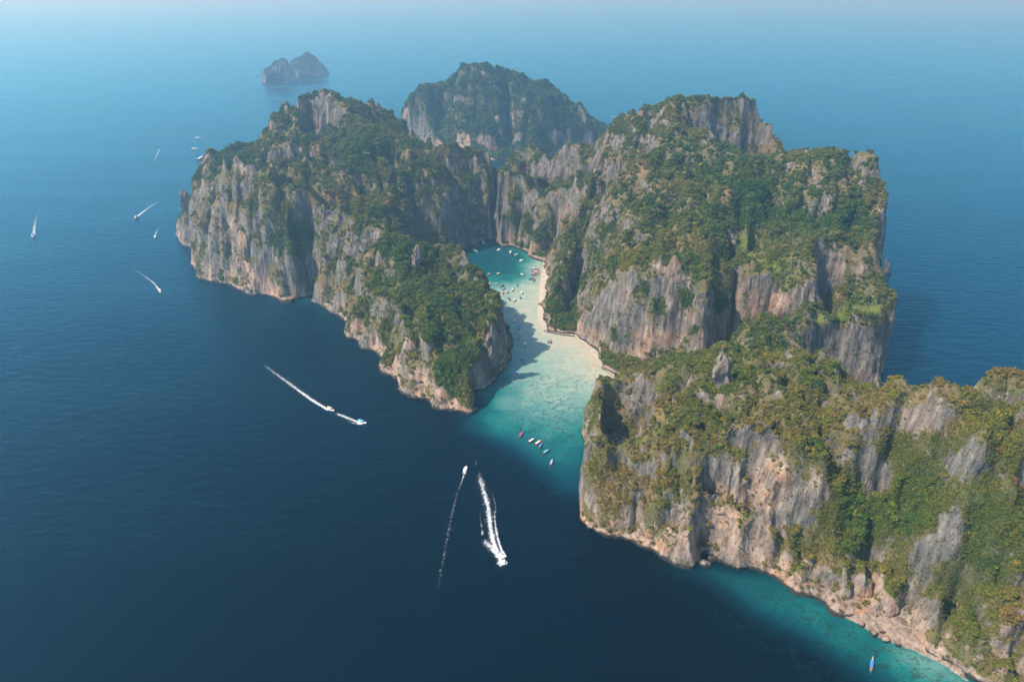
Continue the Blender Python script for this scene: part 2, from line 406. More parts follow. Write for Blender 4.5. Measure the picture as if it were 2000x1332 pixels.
    def fields(s, hints, seed=0, pinklow=22.0, bare=0.0):
        V, N = s.V, s.N; x, y, z = V.T
        nb = fbm(x / 38, y / 38, z / 38, 3, seed + 60); ns = fbm(x / 11, y / 11, z / 22, 2, seed + 66)
        ii = np.clip(((x - s.xs[0]) / s.dx + .5).astype(int), 0, len(s.xs) - 1); jj = np.clip(((y - s.ys[0]) / s.dx + .5).astype(int), 0, len(s.ys) - 1)
        rb = s.rib[jj, ii]
        veg = sstep(-0.02, 0.50, N[:, 2] + 0.34 * nb + 0.26 * ns - 0.13 * rb - bare)
        veg = veg * sstep(2, 10, z + 4 * nb)
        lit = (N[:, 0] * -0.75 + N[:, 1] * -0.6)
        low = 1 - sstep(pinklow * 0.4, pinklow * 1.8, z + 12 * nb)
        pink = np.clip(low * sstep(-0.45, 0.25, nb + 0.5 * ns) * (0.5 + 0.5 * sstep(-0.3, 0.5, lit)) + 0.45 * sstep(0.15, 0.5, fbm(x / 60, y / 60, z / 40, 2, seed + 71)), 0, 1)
        lush = np.zeros(len(V)); dry = 0.55 * sstep(0.1, 0.5, fbm(x / 45, y / 45, z / 45, 3, seed + 75)); forest = 0.7 * sstep(-0.2, -1.2, rb)
        dry = np.clip(dry + 0.35 * sstep(0.2, 0.9, rb), 0, 1)
        for (px, py, rp, kind, amt) in hints:
            P = s.hit(px, py)
            if P is None: continue
            r = rp * float(depth_of(P)) / F
            w = amt * np.exp(-(((V - P) ** 2).sum(1)) / (r * r)) * (0.8 + 0.5 * ns)
            if kind == 'rock': veg *= 1 - np.clip(w, 0, 1)
            elif kind == 'pink': veg *= 1 - np.clip(w, 0, 1); pink = np.clip(pink + w, 0, 1)
            elif kind == 'lush': lush = np.clip(lush + w, 0, 1); veg = np.clip(veg + w, 0, 1); dry *= 1 - np.clip(w, 0, 1)
            elif kind == 'forest': forest = np.clip(forest + w, 0, 1); veg = np.clip(veg + w, 0, 1); dry *= 1 - np.clip(w, 0, 1)
            elif kind == 'dry': dry = np.clip(dry + w, 0, 1); veg = np.clip(veg + 0.5 * w, 0, 1)
            elif kind == 'grey': pink *= 1 - np.clip(w, 0, 1); veg *= 1 - np.clip(w, 0, 1)
        s.cl = fbm(x / 16, y / 16, z / 16, 3, seed + 80)
        s.veg, s.pink, s.lush, s.dry, s.forest = veg, pink, lush, dry, forest
    def attrs(s, idx=None):
        d = dict(veg=s.veg, pink=s.pink, lush=s.lush, dry=s.dry, forest=s.forest)
        return d if idx is None else {k: v[idx] for k, v in d.items()}

# ------------------------------------------------------------------ survey of the main island
def g(*l): return [onz(px, py)[:2] for px, py in l]
coast = (g((348,458),(362,480),(378,492),(376,520),(381,541),(397,554),(440,557),(465,566),(490,576),(515,579),(540,586),(562,590),
           (572,583),(590,579),(612,578),(632,592),(648,607),(655,620),(675,648),(700,672),(722,692),(733,703),(735,715),(750,735),
           (770,752),(790,768),(815,776),(840,789),(850,797),(880,805),(895,811),(905,813),(916,810),(921,795),(929,780),(945,765),
           (960,750),(975,738),(990,718),(1000,697))
         + [(0,765),(-8,800),(-30,850),(-60,900),(-90,940),(-112,990),(-112,1040),(-98,1090)]
         + g((916,484),(930,476),(952,468),(965,466),(970,474),(980,481),(989,484),(1006,486),(1018,492),(1030,500),(1042,505),(1066,512),
             (1068,522),(1065,553),(1062,579),(1061,599),(1059,620),(1061,632),(1071,647),(1090,651),(1112,654),(1126,655),(1138,666),
             (1155,683),(1170,702),(1186,721),(1205,738))
         + [(114,660),(98,632),(80,600),(70,562),(66,522),(61,480)]
         + g((1135,1028),(1160,1040),(1200,1058),(1250,1071),(1300,1084),(1345,1098),(1385,1090),(1400,1095),(1440,1110),(1500,1137),
             (1560,1168),(1620,1193),(1650,1203),(1700,1212),(1760,1224),(1800,1262),(1850,1292),(1900,1327),(1960,1372),(2060,1430),(2200,1500))
         + [(440,215),(520,235),(570,330),(545,420),(470,480),(410,520),(375,560),(372,600),(395,630),(412,665),(446,720),(462,780),(468,850),
            (460,950),(440,1050),(405,1130),(345,1200),(280,1255),(200,1310),(130,1350),(70,1390),(20,1400),(-20,1385),(-60,1375),(-100,1385),
            (-180,1410),(-250,1445),(-340,1470),(-430,1430),(-490,1360),(-530,1290),(-595,1240)])
Zp = lambda x, y, z: (x, y, z, 'w')
lines = [
 # left block
 [(355,440,1172),(370,410,1135),(392,375,1075),(410,345,1040),(440,330,1018),(480,325,1012),(520,330,1000),(543,350,988),(550,378,972),(546,410,950)],
 [(415,312,1185),(432,304,1190),(450,303,1190),(470,308,1195)],[(490,296,1235),(503,290,1235),(515,298,1230)],
 [(430,345,1120),(500,340,1110)],[(558,372,1015),(557,400,960),(558,440,932),(563,500,915),(572,540,912)],
 # hills behind it
 [(515,285,1200),(530,270,1195),(545,262,1190),(575,262,1180),(595,280,1165),(615,300,1150),(630,325,1130)],
 [(525,340,1120),(565,360,1080),(605,378,1055)],
 [(548,240,1262),(556,228,1262),(566,226,1262),(578,235,1262)],
 [(583,232,1300),(588,200,1302),(600,192,1305),(620,190,1302),(640,203,1292),(655,213,1282),(668,217,1270),(690,237,1235),(705,246,1205),(745,262,1190),(790,290,1172),(830,312,1152),(860,345,1132),(885,390,1115),(896,430,1112)],
 [(592,300,1268),(620,305,1268),(645,308,1262),(660,300,1245)],
 [(680,213,1350),(700,209,1385),(730,218,1385),(755,224,1370),(770,228,1352),(785,256,1332)],
 [(640,330,1120),(620,348,1088),(610,372,1055)],[(700,330,1112)],[(760,370,1085)],[(820,400,1092)],[(860,420,1100)],
 [(602,388,1030),(650,430,1010),(700,448,985),(745,460,965),(800,485,955),(870,494,990)],
 [Zp(-430,1300,60),Zp(-340,1390,70),Zp(-200,1350,60)],
 # headland
 [(566,374,962),(590,373,958),(600,385,960),(620,405,946),(640,412,936),(655,425,926),(690,440,906),(720,447,890),(745,460,876),(765,478,862),(775,490,850)],
 [(803,479,872),(812,478,870),(823,477,870),(836,490,862),(848,508,845)],
 [(858,512,835),(880,503,832),(905,509,822),(925,525,812),(936,548,800)],
 [(885,494,868),(895,497,865)],
 [(855,545,790),(900,562,778),(937,578,768)],
 [(780,522,812),(800,558,772),(835,562,768),(868,562,770)],
 [(755,520,822),(762,545,797),(768,590,748),(778,622,722),(792,642,707)],
 [(872,582,758),(895,578,752),(915,562,760),(930,570,756),(946,580,752),(966,600,742),(980,618,737),(990,638,737),(998,665,745)],
 [(885,600,735),(892,640,702),(895,690,662),(905,725,640),(908,762,620),(911,795,606)],
 [(830,620,706),(838,680,667)],[(860,660,675)],
 [(928,640,708),(930,680,678),(925,730,647),(924,770,624)],
 [(945,700,672),(950,655,700),(956,638,706),(966,627,716),(985,640,732)],
 [(660,600,800),(690,615,792),(720,612,780),(770,640,732),(800,652,712),(830,684,676),(850,722,651),(870,762,626),(890,792,608)],
 # lagoon end
 [(845,330,1205),(858,310,1215),(870,297,1225),(900,297,1230),(940,304,1235),(964,323,1238),(969,350,1238)],
 [(915,380,1190),(905,440,1138)],
 [(953,378,1168),(960,366,1168),(975,357,1166),(1000,352,1163),(1020,360,1158),(1029,388,1145)],
 [(948,420,1185),(958,440,1190)],
 [(975,420,1137),(995,420,1136),(1010,430,1130)],
 [(988,326,1300),(1000,312,1308),(1015,305,1312),(1040,300,1312)],[Zp(-30,1285,34),Zp(5,1265,40)],
 [(1042,318,1252),(1060,311,1252),(1090,305,1242),(1130,297,1222),(1160,292,1202)],
 [(1045,365,1238),(1100,362,1218),(1140,360,1165)],
 [(1045,395,1120),(1062,388,1116),(1090,375,1110),(1110,380,1092)],
 [(1022,440,1135)],[(1095,470,1085),(1075,500,1070)],
 [Zp(90,1290,70),Zp(180,1240,90)],
 # big massif
 [(1165,290,1192),(1180,265,1165),(1200,248,1135),(1220,240,1122),(1260,222,1102),(1300,215,1092),(1315,200,1082),(1335,195,1076),(1355,194,1072),(1375,216,1062),(1390,208,1070),(1410,199,1080),(1440,194,1082),(1462,202,1082),(1478,222,1080),(1493,246,1070),(1501,264,1060),(1515,302,1035),(1528,312,985)],
 [(1528,312,985),(1545,305,962),(1570,302,932),(1580,308,912),(1610,306,892),(1620,302,882),(1650,303,872),(1680,301,862),(1700,312,852),(1712,335,842),(1721,360,832),(1727,400,812),(1729,440,792),(1725,470,772),(1720,498,745)],
 [(1345,285,1058),(1365,305,1050),(1395,312,1050),(1430,315,1052),(1480,315,1050),(1510,318,1020)],
 [(1380,330,935),(1450,321,942),(1515,322,952)],
 [(1200,290,1090),(1170,335,1085),(1147,385,1052),(1122,448,992),(1105,510,918),(1086,568,868),(1070,600,868)],
 [(1180,400,1040),(1165,430,1012),(1140,500,952),(1122,580,885),(1114,635,825)],
 [(1200,380,945)],[(1250,330,960)],[(1300,300,985)],[(1350,262,1045)],[(1300,400,865)],[(1250,440,835),(1220,500,800)],[(1350,440,805),(1300,470,792)],
 [(1185,530,795),(1172,590,772)],
 [(1222,560,742),(1250,530,738),(1290,520,732),(1330,540,718),(1374,560,702)],
 [(1195,690,722),(1250,690,712),(1320,695,694),(1374,690,680)],
 [(1300,738,622)],[(1400,700,635)],
 [(1402,560,765),(1440,640,712),(1446,692,652)],
 [(1400,400,845),(1450,380,862)],[(1500,400,862)],[(1550,350,882)],[(1600,420,822)],[(1650,450,792)],[(1690,400,820)],
 [(1450,500,792)],[(1500,480,792),(1540,470,790)],[(1400,490,765)],
 [(1440,532,737),(1480,545,727),(1520,550,719),(1560,566,707)],
 [(1450,612,718),(1500,622,711),(1558,627,700)],
 [(1568,500,728),(1572,540,708),(1572,592,694)],
 [(1577,490,748),(1600,480,742),(1620,490,742),(1640,520,738),(1662,556,724)],
 [(1585,600,726),(1602,604,726),(1640,592,724),(1662,566,718)],
 [(1580,627,676),(1620,640,669),(1660,650,666),(1700,655,663),(1742,656,662)],
 [(1735,540,722),(1742,600,692)],
 [(1650,735,655),(1700,772,640)],[(1600,720,656)],
 [(1490,640,668),(1530,642,668),(1562,680,645)],[(1500,702,630)],
 # near ridge
 [(1137,800,560),(1145,775,580),(1160,748,592),(1185,745,594),(1205,741,596),(1228,735,600),(1250,731,598),(1285,736,588),(1300,760,565)],
 [Zp(86,548,6),Zp(96,536,4),Zp(112,540,6),Zp(112,556,8),Zp(98,562,10)],
 [(1165,765,575),(1178,790,536),(1192,830,512),(1198,868,490)],
 [(1128,838,530),(1128,870,500),(1140,880,478),(1152,884,464),(1180,890,456),(1215,891,455),(1260,882,456),(1300,860,462),(1335,800,500),(1372,745,535)],
 [(1372,745,535),(1390,740,522),(1430,745,503),(1450,745,496),(1540,745,482),(1580,735,484),(1600,722,490),(1640,775,456),(1680,785,441),(1720,790,428),(1745,787,421),(1765,773,420),(1790,770,416),(1830,785,408),(1880,790,402),(1905,771,398),(1930,758,395),(1965,750,390),(2000,745,386),(2100,735,372),(2250,725,352)],
 [(1440,725,560)],[(1500,720,590)],[(1560,730,575)],
 [(1320,872,452),(1400,880,438),(1430,868,436),(1500,888,420),(1560,894,412),(1600,900,410)],
 [(1620,880,420),(1620,950,406),(1625,1050,386)],
 [(1480,1000,396),(1450,1060,390)],
 [(1720,900,412),(1720,1000,390),(1720,1100,366)],
 [(1830,830,393),(1850,900,376),(1870,960,361),(1850,1040,350),(1812,1120,344),(1780,1180,340)],
 [(1922,870,366),(1905,960,357),(1885,1050,349),(1855,1130,343)],
 [(1965,860,372),(1960,900,362)],[(1960,1000,345)],[(1980,1100,333)],[(1985,1200,313)],[(1950,1290,300)],
 [(2100,1000,342)],[(2120,1200,300)],[(2200,1350,275)],
 [Zp(420,450,60),Zp(500,380,80)],[Zp(350,520,45),Zp(330,590,30)],[Zp(300,520,60)],
]
main_hints = [
 # near ridge
 (1490,925,45,'pink',1.1),(1440,920,30,'grey',1),(1530,930,35,'pink',.9),(1560,960,25,'grey',.8),(1350,1060,50,'pink',1),(1250,1060,40,'pink',1),(1420,1030,45,'pink',.8),
 (1330,1000,30,'grey',.9),(1240,940,25,'grey',.6),(1290,930,25,'grey',.6),(1700,1185,45,'pink',1),(1740,1180,25,'pink',1),(1620,1170,30,'pink',.9),(1560,1140,30,'pink',.8),
 (1480,1080,40,'pink',.7),(1510,985,18,'pink',1),(1700,850,28,'grey',.9),(1850,810,28,'grey',.8),(1975,800,25,'pink',.8),(1690,900,20,'grey',.6),(1250,785,34,'grey',1.3),(1225,765,18,'grey',1.2),(1270,770,18,'grey',1.1),(1180,750,18,'grey',.8),
 (1180,800,12,'grey',1),(1650,1000,60,'forest',.9),(1600,880,50,'forest',.8),(1760,880,45,'forest',1),(1800,940,50,'forest',1),(1900,960,40,'lush',.6),(1400,830,45,'forest',.5),(1330,940,25,'forest',.5),
 (1300,820,35,'lush',.5),(1250,860,18,'lush',.6),(1150,830,22,'forest',.7),(1900,1100,60,'forest',.6),(1950,1180,60,'dry',.7),(1750,1080,40,'dry',.5),(1380,960,30,'dry',.5),(1200,960,40,'dry',.6),(1460,800,40,'dry',.5),
 (1950,840,40,'forest',.9),(1990,900,40,'forest',.8),(1830,860,30,'forest',.8),(1880,830,25,'dry',.8),(1980,1020,40,'forest',.7),(1920,800,25,'forest',.6),(1840,1040,22,'grey',.9),(1800,1110,20,'grey',.7),(1590,740,22,'forest',1),(1340,740,25,'forest',.8),
 (1950,1000,55,'forest',1.0),(1960,1100,55,'forest',.8),(1800,1000,45,'forest',.8),(1680,1050,45,'forest',.9),(1760,1000,45,'forest',.8),(1780,1120,35,'forest',.7),(1650,950,35,'forest',.8),(1560,1060,35,'forest',.6),(1900,1180,50,'forest',.8),(1850,970,30,'forest',.8),
 (1450,775,18,'grey',.8),(1560,805,18,'grey',.7),(1345,875,14,'grey',.7),(1285,905,14,'grey',.7),(1655,830,14,'grey',.8),(1420,810,14,'grey',.7),(1520,770,14,'grey',.8),(1370,780,14,'grey',.7),(1480,840,16,'dry',.9),(1400,860,16,'dry',.8),(1580,850,18,'dry',.7),
 # massif
 (1230,600,20,'dry',.9),(1285,600,22,'forest',.9),(1340,590,20,'forest',.9),(1200,650,20,'forest',.9),(1300,690,20,'forest',.8),(1360,640,11,'forest',.9),(1260,560,13,'forest',1),(1180,700,13,'forest',1),(1310,560,12,'dry',1),(1240,650,9,'dry',1),(1330,640,10,'dry',1),
 (1620,545,30,'grey',1.2),(1600,510,20,'grey',1),(1650,700,40,'grey',1.2),(1700,700,35,'grey',1.2),(1600,670,25,'grey',1),(1690,750,30,'grey',1),(1530,590,30,'pink',1),(1480,600,22,'pink',.8),(1560,520,12,'grey',1),
 (1650,610,28,'lush',1.2),(1700,610,25,'lush',1),(1600,625,15,'lush',1),(1520,530,28,'lush',1.1),(1480,515,25,'lush',1),(1460,470,25,'lush',.8),(1440,430,30,'forest',1),(1480,380,40,'forest',1),(1560,430,40,'forest',.8),(1650,440,45,'forest',.9),
 (1600,360,22,'grey',.9),(1620,390,15,'grey',.9),(1425,465,16,'grey',1.1),(1380,240,18,'grey',1.2),(1385,280,18,'grey',1.2),(1480,270,15,'grey',.7),(1300,470,22,'dry',1.2),(1360,445,14,'dry',1),(1220,430,25,'dry',.7),(1150,400,18,'dry',.8),(1085,490,14,'dry',.9),
 (1230,600,30,'grey',.7),(1260,650,20,'pink',.9),(1320,655,20,'pink',.9),(1230,690,18,'pink',.9),(1260,710,16,'grey',1.2),(1350,610,25,'pink',.6),(1170,545,12,'pink',1),(1370,660,20,'pink',.9),(1500,680,16,'pink',1),(1530,680,18,'grey',.9),
 (1310,380,18,'grey',.7),(1230,400,16,'grey',.6),(1130,560,22,'forest',.8),(1160,500,22,'forest',.8),(1200,520,20,'forest',.7),(1400,600,22,'forest',.8),(1110,630,14,'forest',1),(1450,690,18,'forest',1),(1330,420,30,'dry',.5),(1180,470,15,'forest',.6),
 (1290,330,20,'grey',.5),(1390,340,30,'forest',.5),
 # lagoon end
 (1090,330,25,'grey',.9),(1060,330,15,'grey',.9),(930,320,18,'grey',.8),(985,400,12,'grey',.5),(1000,430,25,'forest',.6),(1060,450,25,'forest',.7),(895,420,10,'grey',.9),
 # headland
 (700,640,18,'pink',1),(740,690,18,'pink',1.1),(770,720,20,'pink',1.1),(800,670,18,'pink',.9),(820,740,24,'pink',1),(860,770,20,'pink',1.1),(890,790,14,'pink',1.1),(830,660,12,'pink',.9),(760,590,10,'grey',.8),
 (660,470,25,'grey',.7),(700,465,16,'grey',1),(640,430,12,'grey',1),(730,460,10,'grey',1.1),(580,380,10,'grey',1.1),(965,690,22,'pink',.8),(960,640,9,'grey',1.2),(910,525,16,'grey',1),(930,550,12,'grey',1),(870,520,8,'grey',.7),
 (820,570,26,'forest',1.2),(860,590,25,'forest',1.2),(850,650,26,'forest',1.2),(870,720,22,'forest',1.2),(890,760,16,'forest',1.1),(920,690,22,'forest',1),(900,620,16,'forest',1),(800,530,20,'forest',1),
 (640,530,30,'dry',.4),(690,600,18,'dry',1),(720,540,25,'dry',.5),(780,500,14,'forest',.6),
 # left block and hills
 (435,390,12,'pink',.9),(455,430,16,'pink',1),(470,470,18,'pink',1),(480,520,18,'pink',.9),(440,420,10,'grey',.8),(500,540,16,'pink',.8),(530,560,16,'pink',.9),(490,450,10,'grey',.8),(420,365,10,'dry',1.2),(380,430,14,'dry',.6),
 (560,470,40,'forest',.8),(600,450,25,'forest',.7),(430,540,14,'forest',.6),(600,250,14,'grey',1.2),(620,260,16,'grey',1),(640,285,12,'grey',.9),(660,250,12,'grey',.8),(535,305,14,'grey',.9),(700,300,40,'forest',.7),(780,340,40,'forest',.5),(720,420,30,'forest',.6),
 (830,430,18,'grey',.5),(760,420,20,'forest',.5),
]
island = Land(coast, lines, (-660, 620, 200, 1500), 2.0, seed=3, craggy=True, pits=[(105, 532, 23, 54, 4)])
island.fields(main_hints, seed=3)
print('island', len(island.V), len(island.T), time.time() - T0)

# ------------------------------------------------------------------ objects helpers
def tag(o, label=None, cat=None, group=None, kind=None):
    if label: o['label'] = label
    if cat: o['category'] = cat
    if group: o['group'] = group
    if kind: o['kind'] = kind
    return o
def add(name, me, parent=None, loc=None):
    o = bpy.data.objects.new(name, me); COL.objects.link(o)
    if parent: o.parent = parent
    if loc: o.location = loc
    return o
def empty(name, loc=(0, 0, 0), rz=0.0):
    o = bpy.data.objects.new(name, None); COL.objects.link(o); o.location = loc; o.rotation_euler = (0, 0, rz); o.empty_display_size = 2; return o

def region(V):
    x, y = V[:, 0], V[:, 1]
    r = np.full(len(V), 1)                                           # massif
    near = (y < 679 - 0.18 * (x - 121)) & (x > 30); r[near] = 0       # ridge
    left = x < -10 + np.where(y > 1120, -100, 0); 
    head = left & (y < 1010 - (x + 330) * 0.22) & (x > -360); r[left] = 3; r[head] = 2
    block = left & (x < -330) & (y < 1115); r[block] = 4
    wall = (y > 1120) & (x > -110) & (x < 140); r[wall] = 5
    return r
isl = tag(empty('island'), 'large limestone island with sheer cliffs and green scrub around a turquoise lagoon', 'island', kind='structure')
rg = region(island.V)
face_r = rg[island.T].min(1)
for k, nm in enumerate(['ridge', 'massif', 'headland', 'hill', 'bluff', 'lagoon_wall']):
    t = island.T[face_r == k]
    if len(t) == 0: continue
    u, inv = np.unique(t, return_inverse=True)
    add(nm, np_mesh(nm, island.V[u], inv.reshape(-1, 3), ROCK, True, island.attrs(u)), isl)

# ------------------------------------------------------------------ mountain across the strait and the far islets
mcoast = g((772,264),(800,286),(845,292),(880,301),(905,306),(940,313),(985,316),(1040,312),(1100,300),(1168,290)) + [(310,2080),(240,2260),(60,2380),(-150,2400),(-330,2330),(-410,2250)]
mlines = [
 [(792,186,2080),(812,177,2080),(845,176,2080),(875,172,2070),(893,158,2070),(905,143,2070),(925,129,2070),(945,131,2060),(970,138,2060),(985,150,2060),(1005,155,2060),(1035,172,2060),(1055,170,2060),(1066,185,2050),(1080,190,2040),(1100,220,2030),(1120,222,2020),(1130,218,2010),(1150,240,2000),(1162,266,1990)],
 [(960,142,2050),(968,180,1990),(972,220,1940),(965,270,1860),(955,295,1830)],
 [(925,150,2050),(900,200,1980),(880,240,1940)],
 [(990,190,2030),(1000,215,2000),(996,245,1960),(985,290,1850)],
 [(1005,250,1900),(1018,205,1950),(1038,188,1980),(1055,183,2000),(1068,200,1980),(1082,240,1940),(1090,280,1890)],
 [(1098,240,1990),(1105,280,1940)],[(1040,250,1880)],
 [(845,230,2000),(850,270,1920)],[(905,240,1930),(920,280,1850)],[(870,190,2060),(862,230,2000)],[(800,220,2050),(815,250,2010)],
 [Zp(100,2200,120),Zp(-200,2200,110)],
]
mlines = [[p if len(p) == 4 else (p[0], p[1], 1835 + (p[2] - 1835) * 0.6) for p in l] for l in mlines]
mount = Land(mcoast, mlines, (-430, 330, 1760, 2420), 4.0, warp=12, terr=3, seed=23, lenf=0.003, minlen=5, iters=1, detail=0.6, ribamp=7.0, calm=1.0)
mount.fields([(905,280,22,'pink',.9),(955,285,24,'pink',.8),(1085,260,16,'pink',.8),(860,280,20,'pink',.8),(1010,270,24,'grey',.7),(800,200,10,'pink',.7),(975,230,10,'grey',.7),(945,200,8,'grey',.6),(1035,240,14,'grey',.5),(1150,270,10,'pink',.8)], seed=23, bare=-0.14)
mount.dry *= 0.15; mount.forest = np.clip(mount.forest + 0.5, 0, 1)
MT = np_mesh('mountain', mount.V, mount.T, ROCK, True, mount.attrs())
tag(add('mountain', MT), 'tall hazy green domed mountain across the bay behind the lagoon', 'mountain', kind='structure')

ISLETS = []
def islet(name, base, top, Y, label, seed):
    cl = g(*base); xs = [c[0] for c in cl]; dep = 110
    cst = cl + [(xs[-1] + 15, cl[-1][1] + dep), ((xs[0] + xs[-1]) / 2, cl[0][1] + dep * 1.35), (xs[0] - 15, cl[0][1] + dep)]
    L = Land(cst, [[(px, py, Y - 25) for px, py in top], [ony(px, py, Y + 30)[:2] + (ony(px, py, Y + 30)[2] - 4, 'w') for px, py in top[1:-1]]], (min(xs) - 60, max(xs) + 60, cl[0][1] - 60, cl[0][1] + 220), 2.5, warp=5, terr=2, seed=seed, lenf=.0015, minlen=3, iters=1, detail=1.0, ribamp=4.0, calm=0.5)
    L.fields([], seed=seed, pinklow=14, bare=0.02)
    L.dry *= 0.2; L.forest = np.clip(L.forest + 0.7, 0, 1); ISLETS.append(L)
    o = add(name, np_mesh(name, L.V, L.T, ROCK, True, L.attrs())); tag(o, label, 'islet', 'far islets', 'structure'); return L
y1 = onz(540, 164)[1]; y2 = onz(600, 150)[1]
I1 = islet('islet', [(511,161),(525,166),(545,166),(564,163)], [(513,150),(522,141),(532,138),(537,127),(543,125),(546,134),(551,122),(559,122),(563,137)], y1 + 50, 'small far rocky islet with two upright towers, left of its neighbour', 41)
I2 = islet('islet', [(566,149),(585,152),(610,152),(628,149)], [(567,130),(578,121),(590,115),(600,109),(611,114),(621,122),(627,134)], y2 + 50, 'small far domed islet with pale cliffs, farthest land in the haze', 43)
print('land', time.time() - T0)

# ------------------------------------------------------------------ sea
spts = [(930,490,.3),(960,500,.3),(960,530,.32),(1000,520,.32),(1020,500,.36),(1000,545,.42),(960,550,.5),(1030,540,.58),(1045,530,.8),(1050,510,.75),(1064,520,1.),
 (1064,560,1.),(1055,560,.93),(1030,560,.85),(1000,560,.72),(960,565,.72),(945,572,.7),(1000,590,.85),(1040,590,.92),(985,600,.8),(1030,630,.88),(1057,630,1.),(1005,650,.8),
 (1040,660,.87),(1062,650,.97),(1000,680,.75),(1030,700,.78),(1060,690,.85),(1100,665,.97),(1130,670,1.),(1100,690,.9),(1140,700,.92),(1165,715,1.),(1180,725,1.),(1198,742,1.),
 (1150,740,.88),(1110,730,.85),(1060,740,.8),(1010,740,.68),(980,760,.5),(960,775,.42),(940,792,.38),(990,790,.6),(1040,780,.72),(1100,780,.75),(1145,780,.72),(1125,830,.55),
 (1060,820,.6),(1000,820,.52),(960,810,.45),(940,825,.35),(918,825,.26),(960,835,.42),(1000,860,.38),(1030,880,.36),(1060,905,.33),(1090,930,.27),(1110,950,.2),(1125,960,.2),
 (1080,860,.46),(1110,880,.42),(1115,915,.35),(890,845,0),(935,862,0.02),(982,886,.02),(1022,914,0),(1058,944,0),(1096,978,0),(1140,1030,0),
 (905,500,.28),(880,520,.3),(900,470,.3),(960,460,.3),(1060,505,.8),(1090,640,.95),(1215,745,1.),(1160,800,.6),(1150,900,.3),(1150,980,.05)]
npts2 = [(1250,1085,0),(1300,1116,0),(1400,1168,0),(1500,1228,.02),(1600,1288,.02),(1700,1358,0),(1360,1105,.25),(1400,1122,.36),(1450,1150,.42),(1500,1180,.46),(1460,1120,.36),(1550,1190,.46),(1560,1230,.34),
 (1600,1222,.5),(1620,1262,.4),(1660,1262,.44),(1700,1290,.48),(1750,1302,.52),(1760,1335,.5),(1800,1302,.72),(1850,1322,.68),(1740,1272,.62),(1800,1385,.4),(1900,1400,.55),(1950,1420,.6),(1700,1200,.5),(1600,1180,.46),(1500,1120,.4),(1860,1290,.8),(1950,1370,.8)]
cove = [(612,588,.32),(632,602,.22),(560,600,0),(598,612,0),(650,640,0),(590,570,.3),(655,610,.2)]
fx = np.arange(-345, 430, 3.0); fy = np.arange(225, 1215, 3.0)
gx = [430.0]; 
while gx[-1] < 42000: gx.append(gx[-1] + 6 * 1.22 ** len(gx))
gxl = [-345 - (v - 430) for v in gx[1:]][::-1] + [-345.0]
gy = [1215.0]
while gy[-1] < 42000: gy.append(gy[-1] + 6 * 1.22 ** len(gy))
gyl = [225 - 30.0 * k * k for k in range(1, 9)][::-1]
xs = np.array(gxl[:-1] + list(fx) + gx); ys = np.array(gyl + list(fy) + gy)
SX, SY = np.meshgrid(xs, ys)
fX, fY = np.meshgrid(fx, fy)
wx = fX + 7 * fbm(fX / 22, fY / 22, 0, 3, 81); wy = fY + 7 * fbm(fX / 22, fY / 22, 4, 3, 82)
sh = np.zeros(fX.shape)
npts2 = [(a, b_, v * 0.86) for a, b_, v in npts2]
for grp in (spts, npts2, cove):
    P3 = [(*onz(px, py)[:2], v) for px, py, v in grp]
    sh = np.maximum(sh, tin_raster(P3, [], fx, fy, wx, wy, fill=0.0))
sh = blur(blur(sh, 2), 1)
shal = np.zeros(SX.shape); j0 = len(gyl); i0 = len(gxl) - 1
shal[j0:j0 + len(fy), i0:i0 + len(fx)] = sh
reef = np.zeros(SX.shape)
for px, py, r, a in [(1080,800,60,1.0),(1040,830,50,1.),(1110,850,50,1.),(1060,750,45,.85),(1120,750,45,.8),(1100,700,40,.6),(1150,720,30,.6),(1500,1170,45,1),(1600,1230,45,1),(1700,1290,45,1),(1430,1130,35,.9),(1790,1340,45,1),(1040,730,25,.3)]:
    c = onz(px, py); reef = np.maximum(reef, a * np.exp(-((SX - c[0]) ** 2 + (SY - c[1]) ** 2) / r ** 2))
painted_light = np.clip(sstep(450, 1600, SY + 0.35 * np.abs(SX) + 500 * sstep(200, 600, SX)), 0, 1)  # brighter with distance and to the right, light painted into the water colour
ny, nx = SX.shape; I = np.arange(ny * nx).reshape(ny, nx)
q = np.stack([I[:-1, :-1], I[:-1, 1:], I[1:, 1:], I[1:, :-1]], -1).reshape(-1, 4)
sea = add('sea', np_mesh('sea', np.stack([SX, SY, SX * 0], -1).reshape(-1, 3), q, sea_material(), True, {'shallow': shal.ravel(), 'reef': reef.ravel(), 'open': painted_light.ravel()}))  # 'open' carries the light painted into the sea colour
tag(sea, 'deep blue sea turning turquoise over the shallow lagoon floor', 'sea', kind='structure')
print('sea', len(q), time.time() - T0)

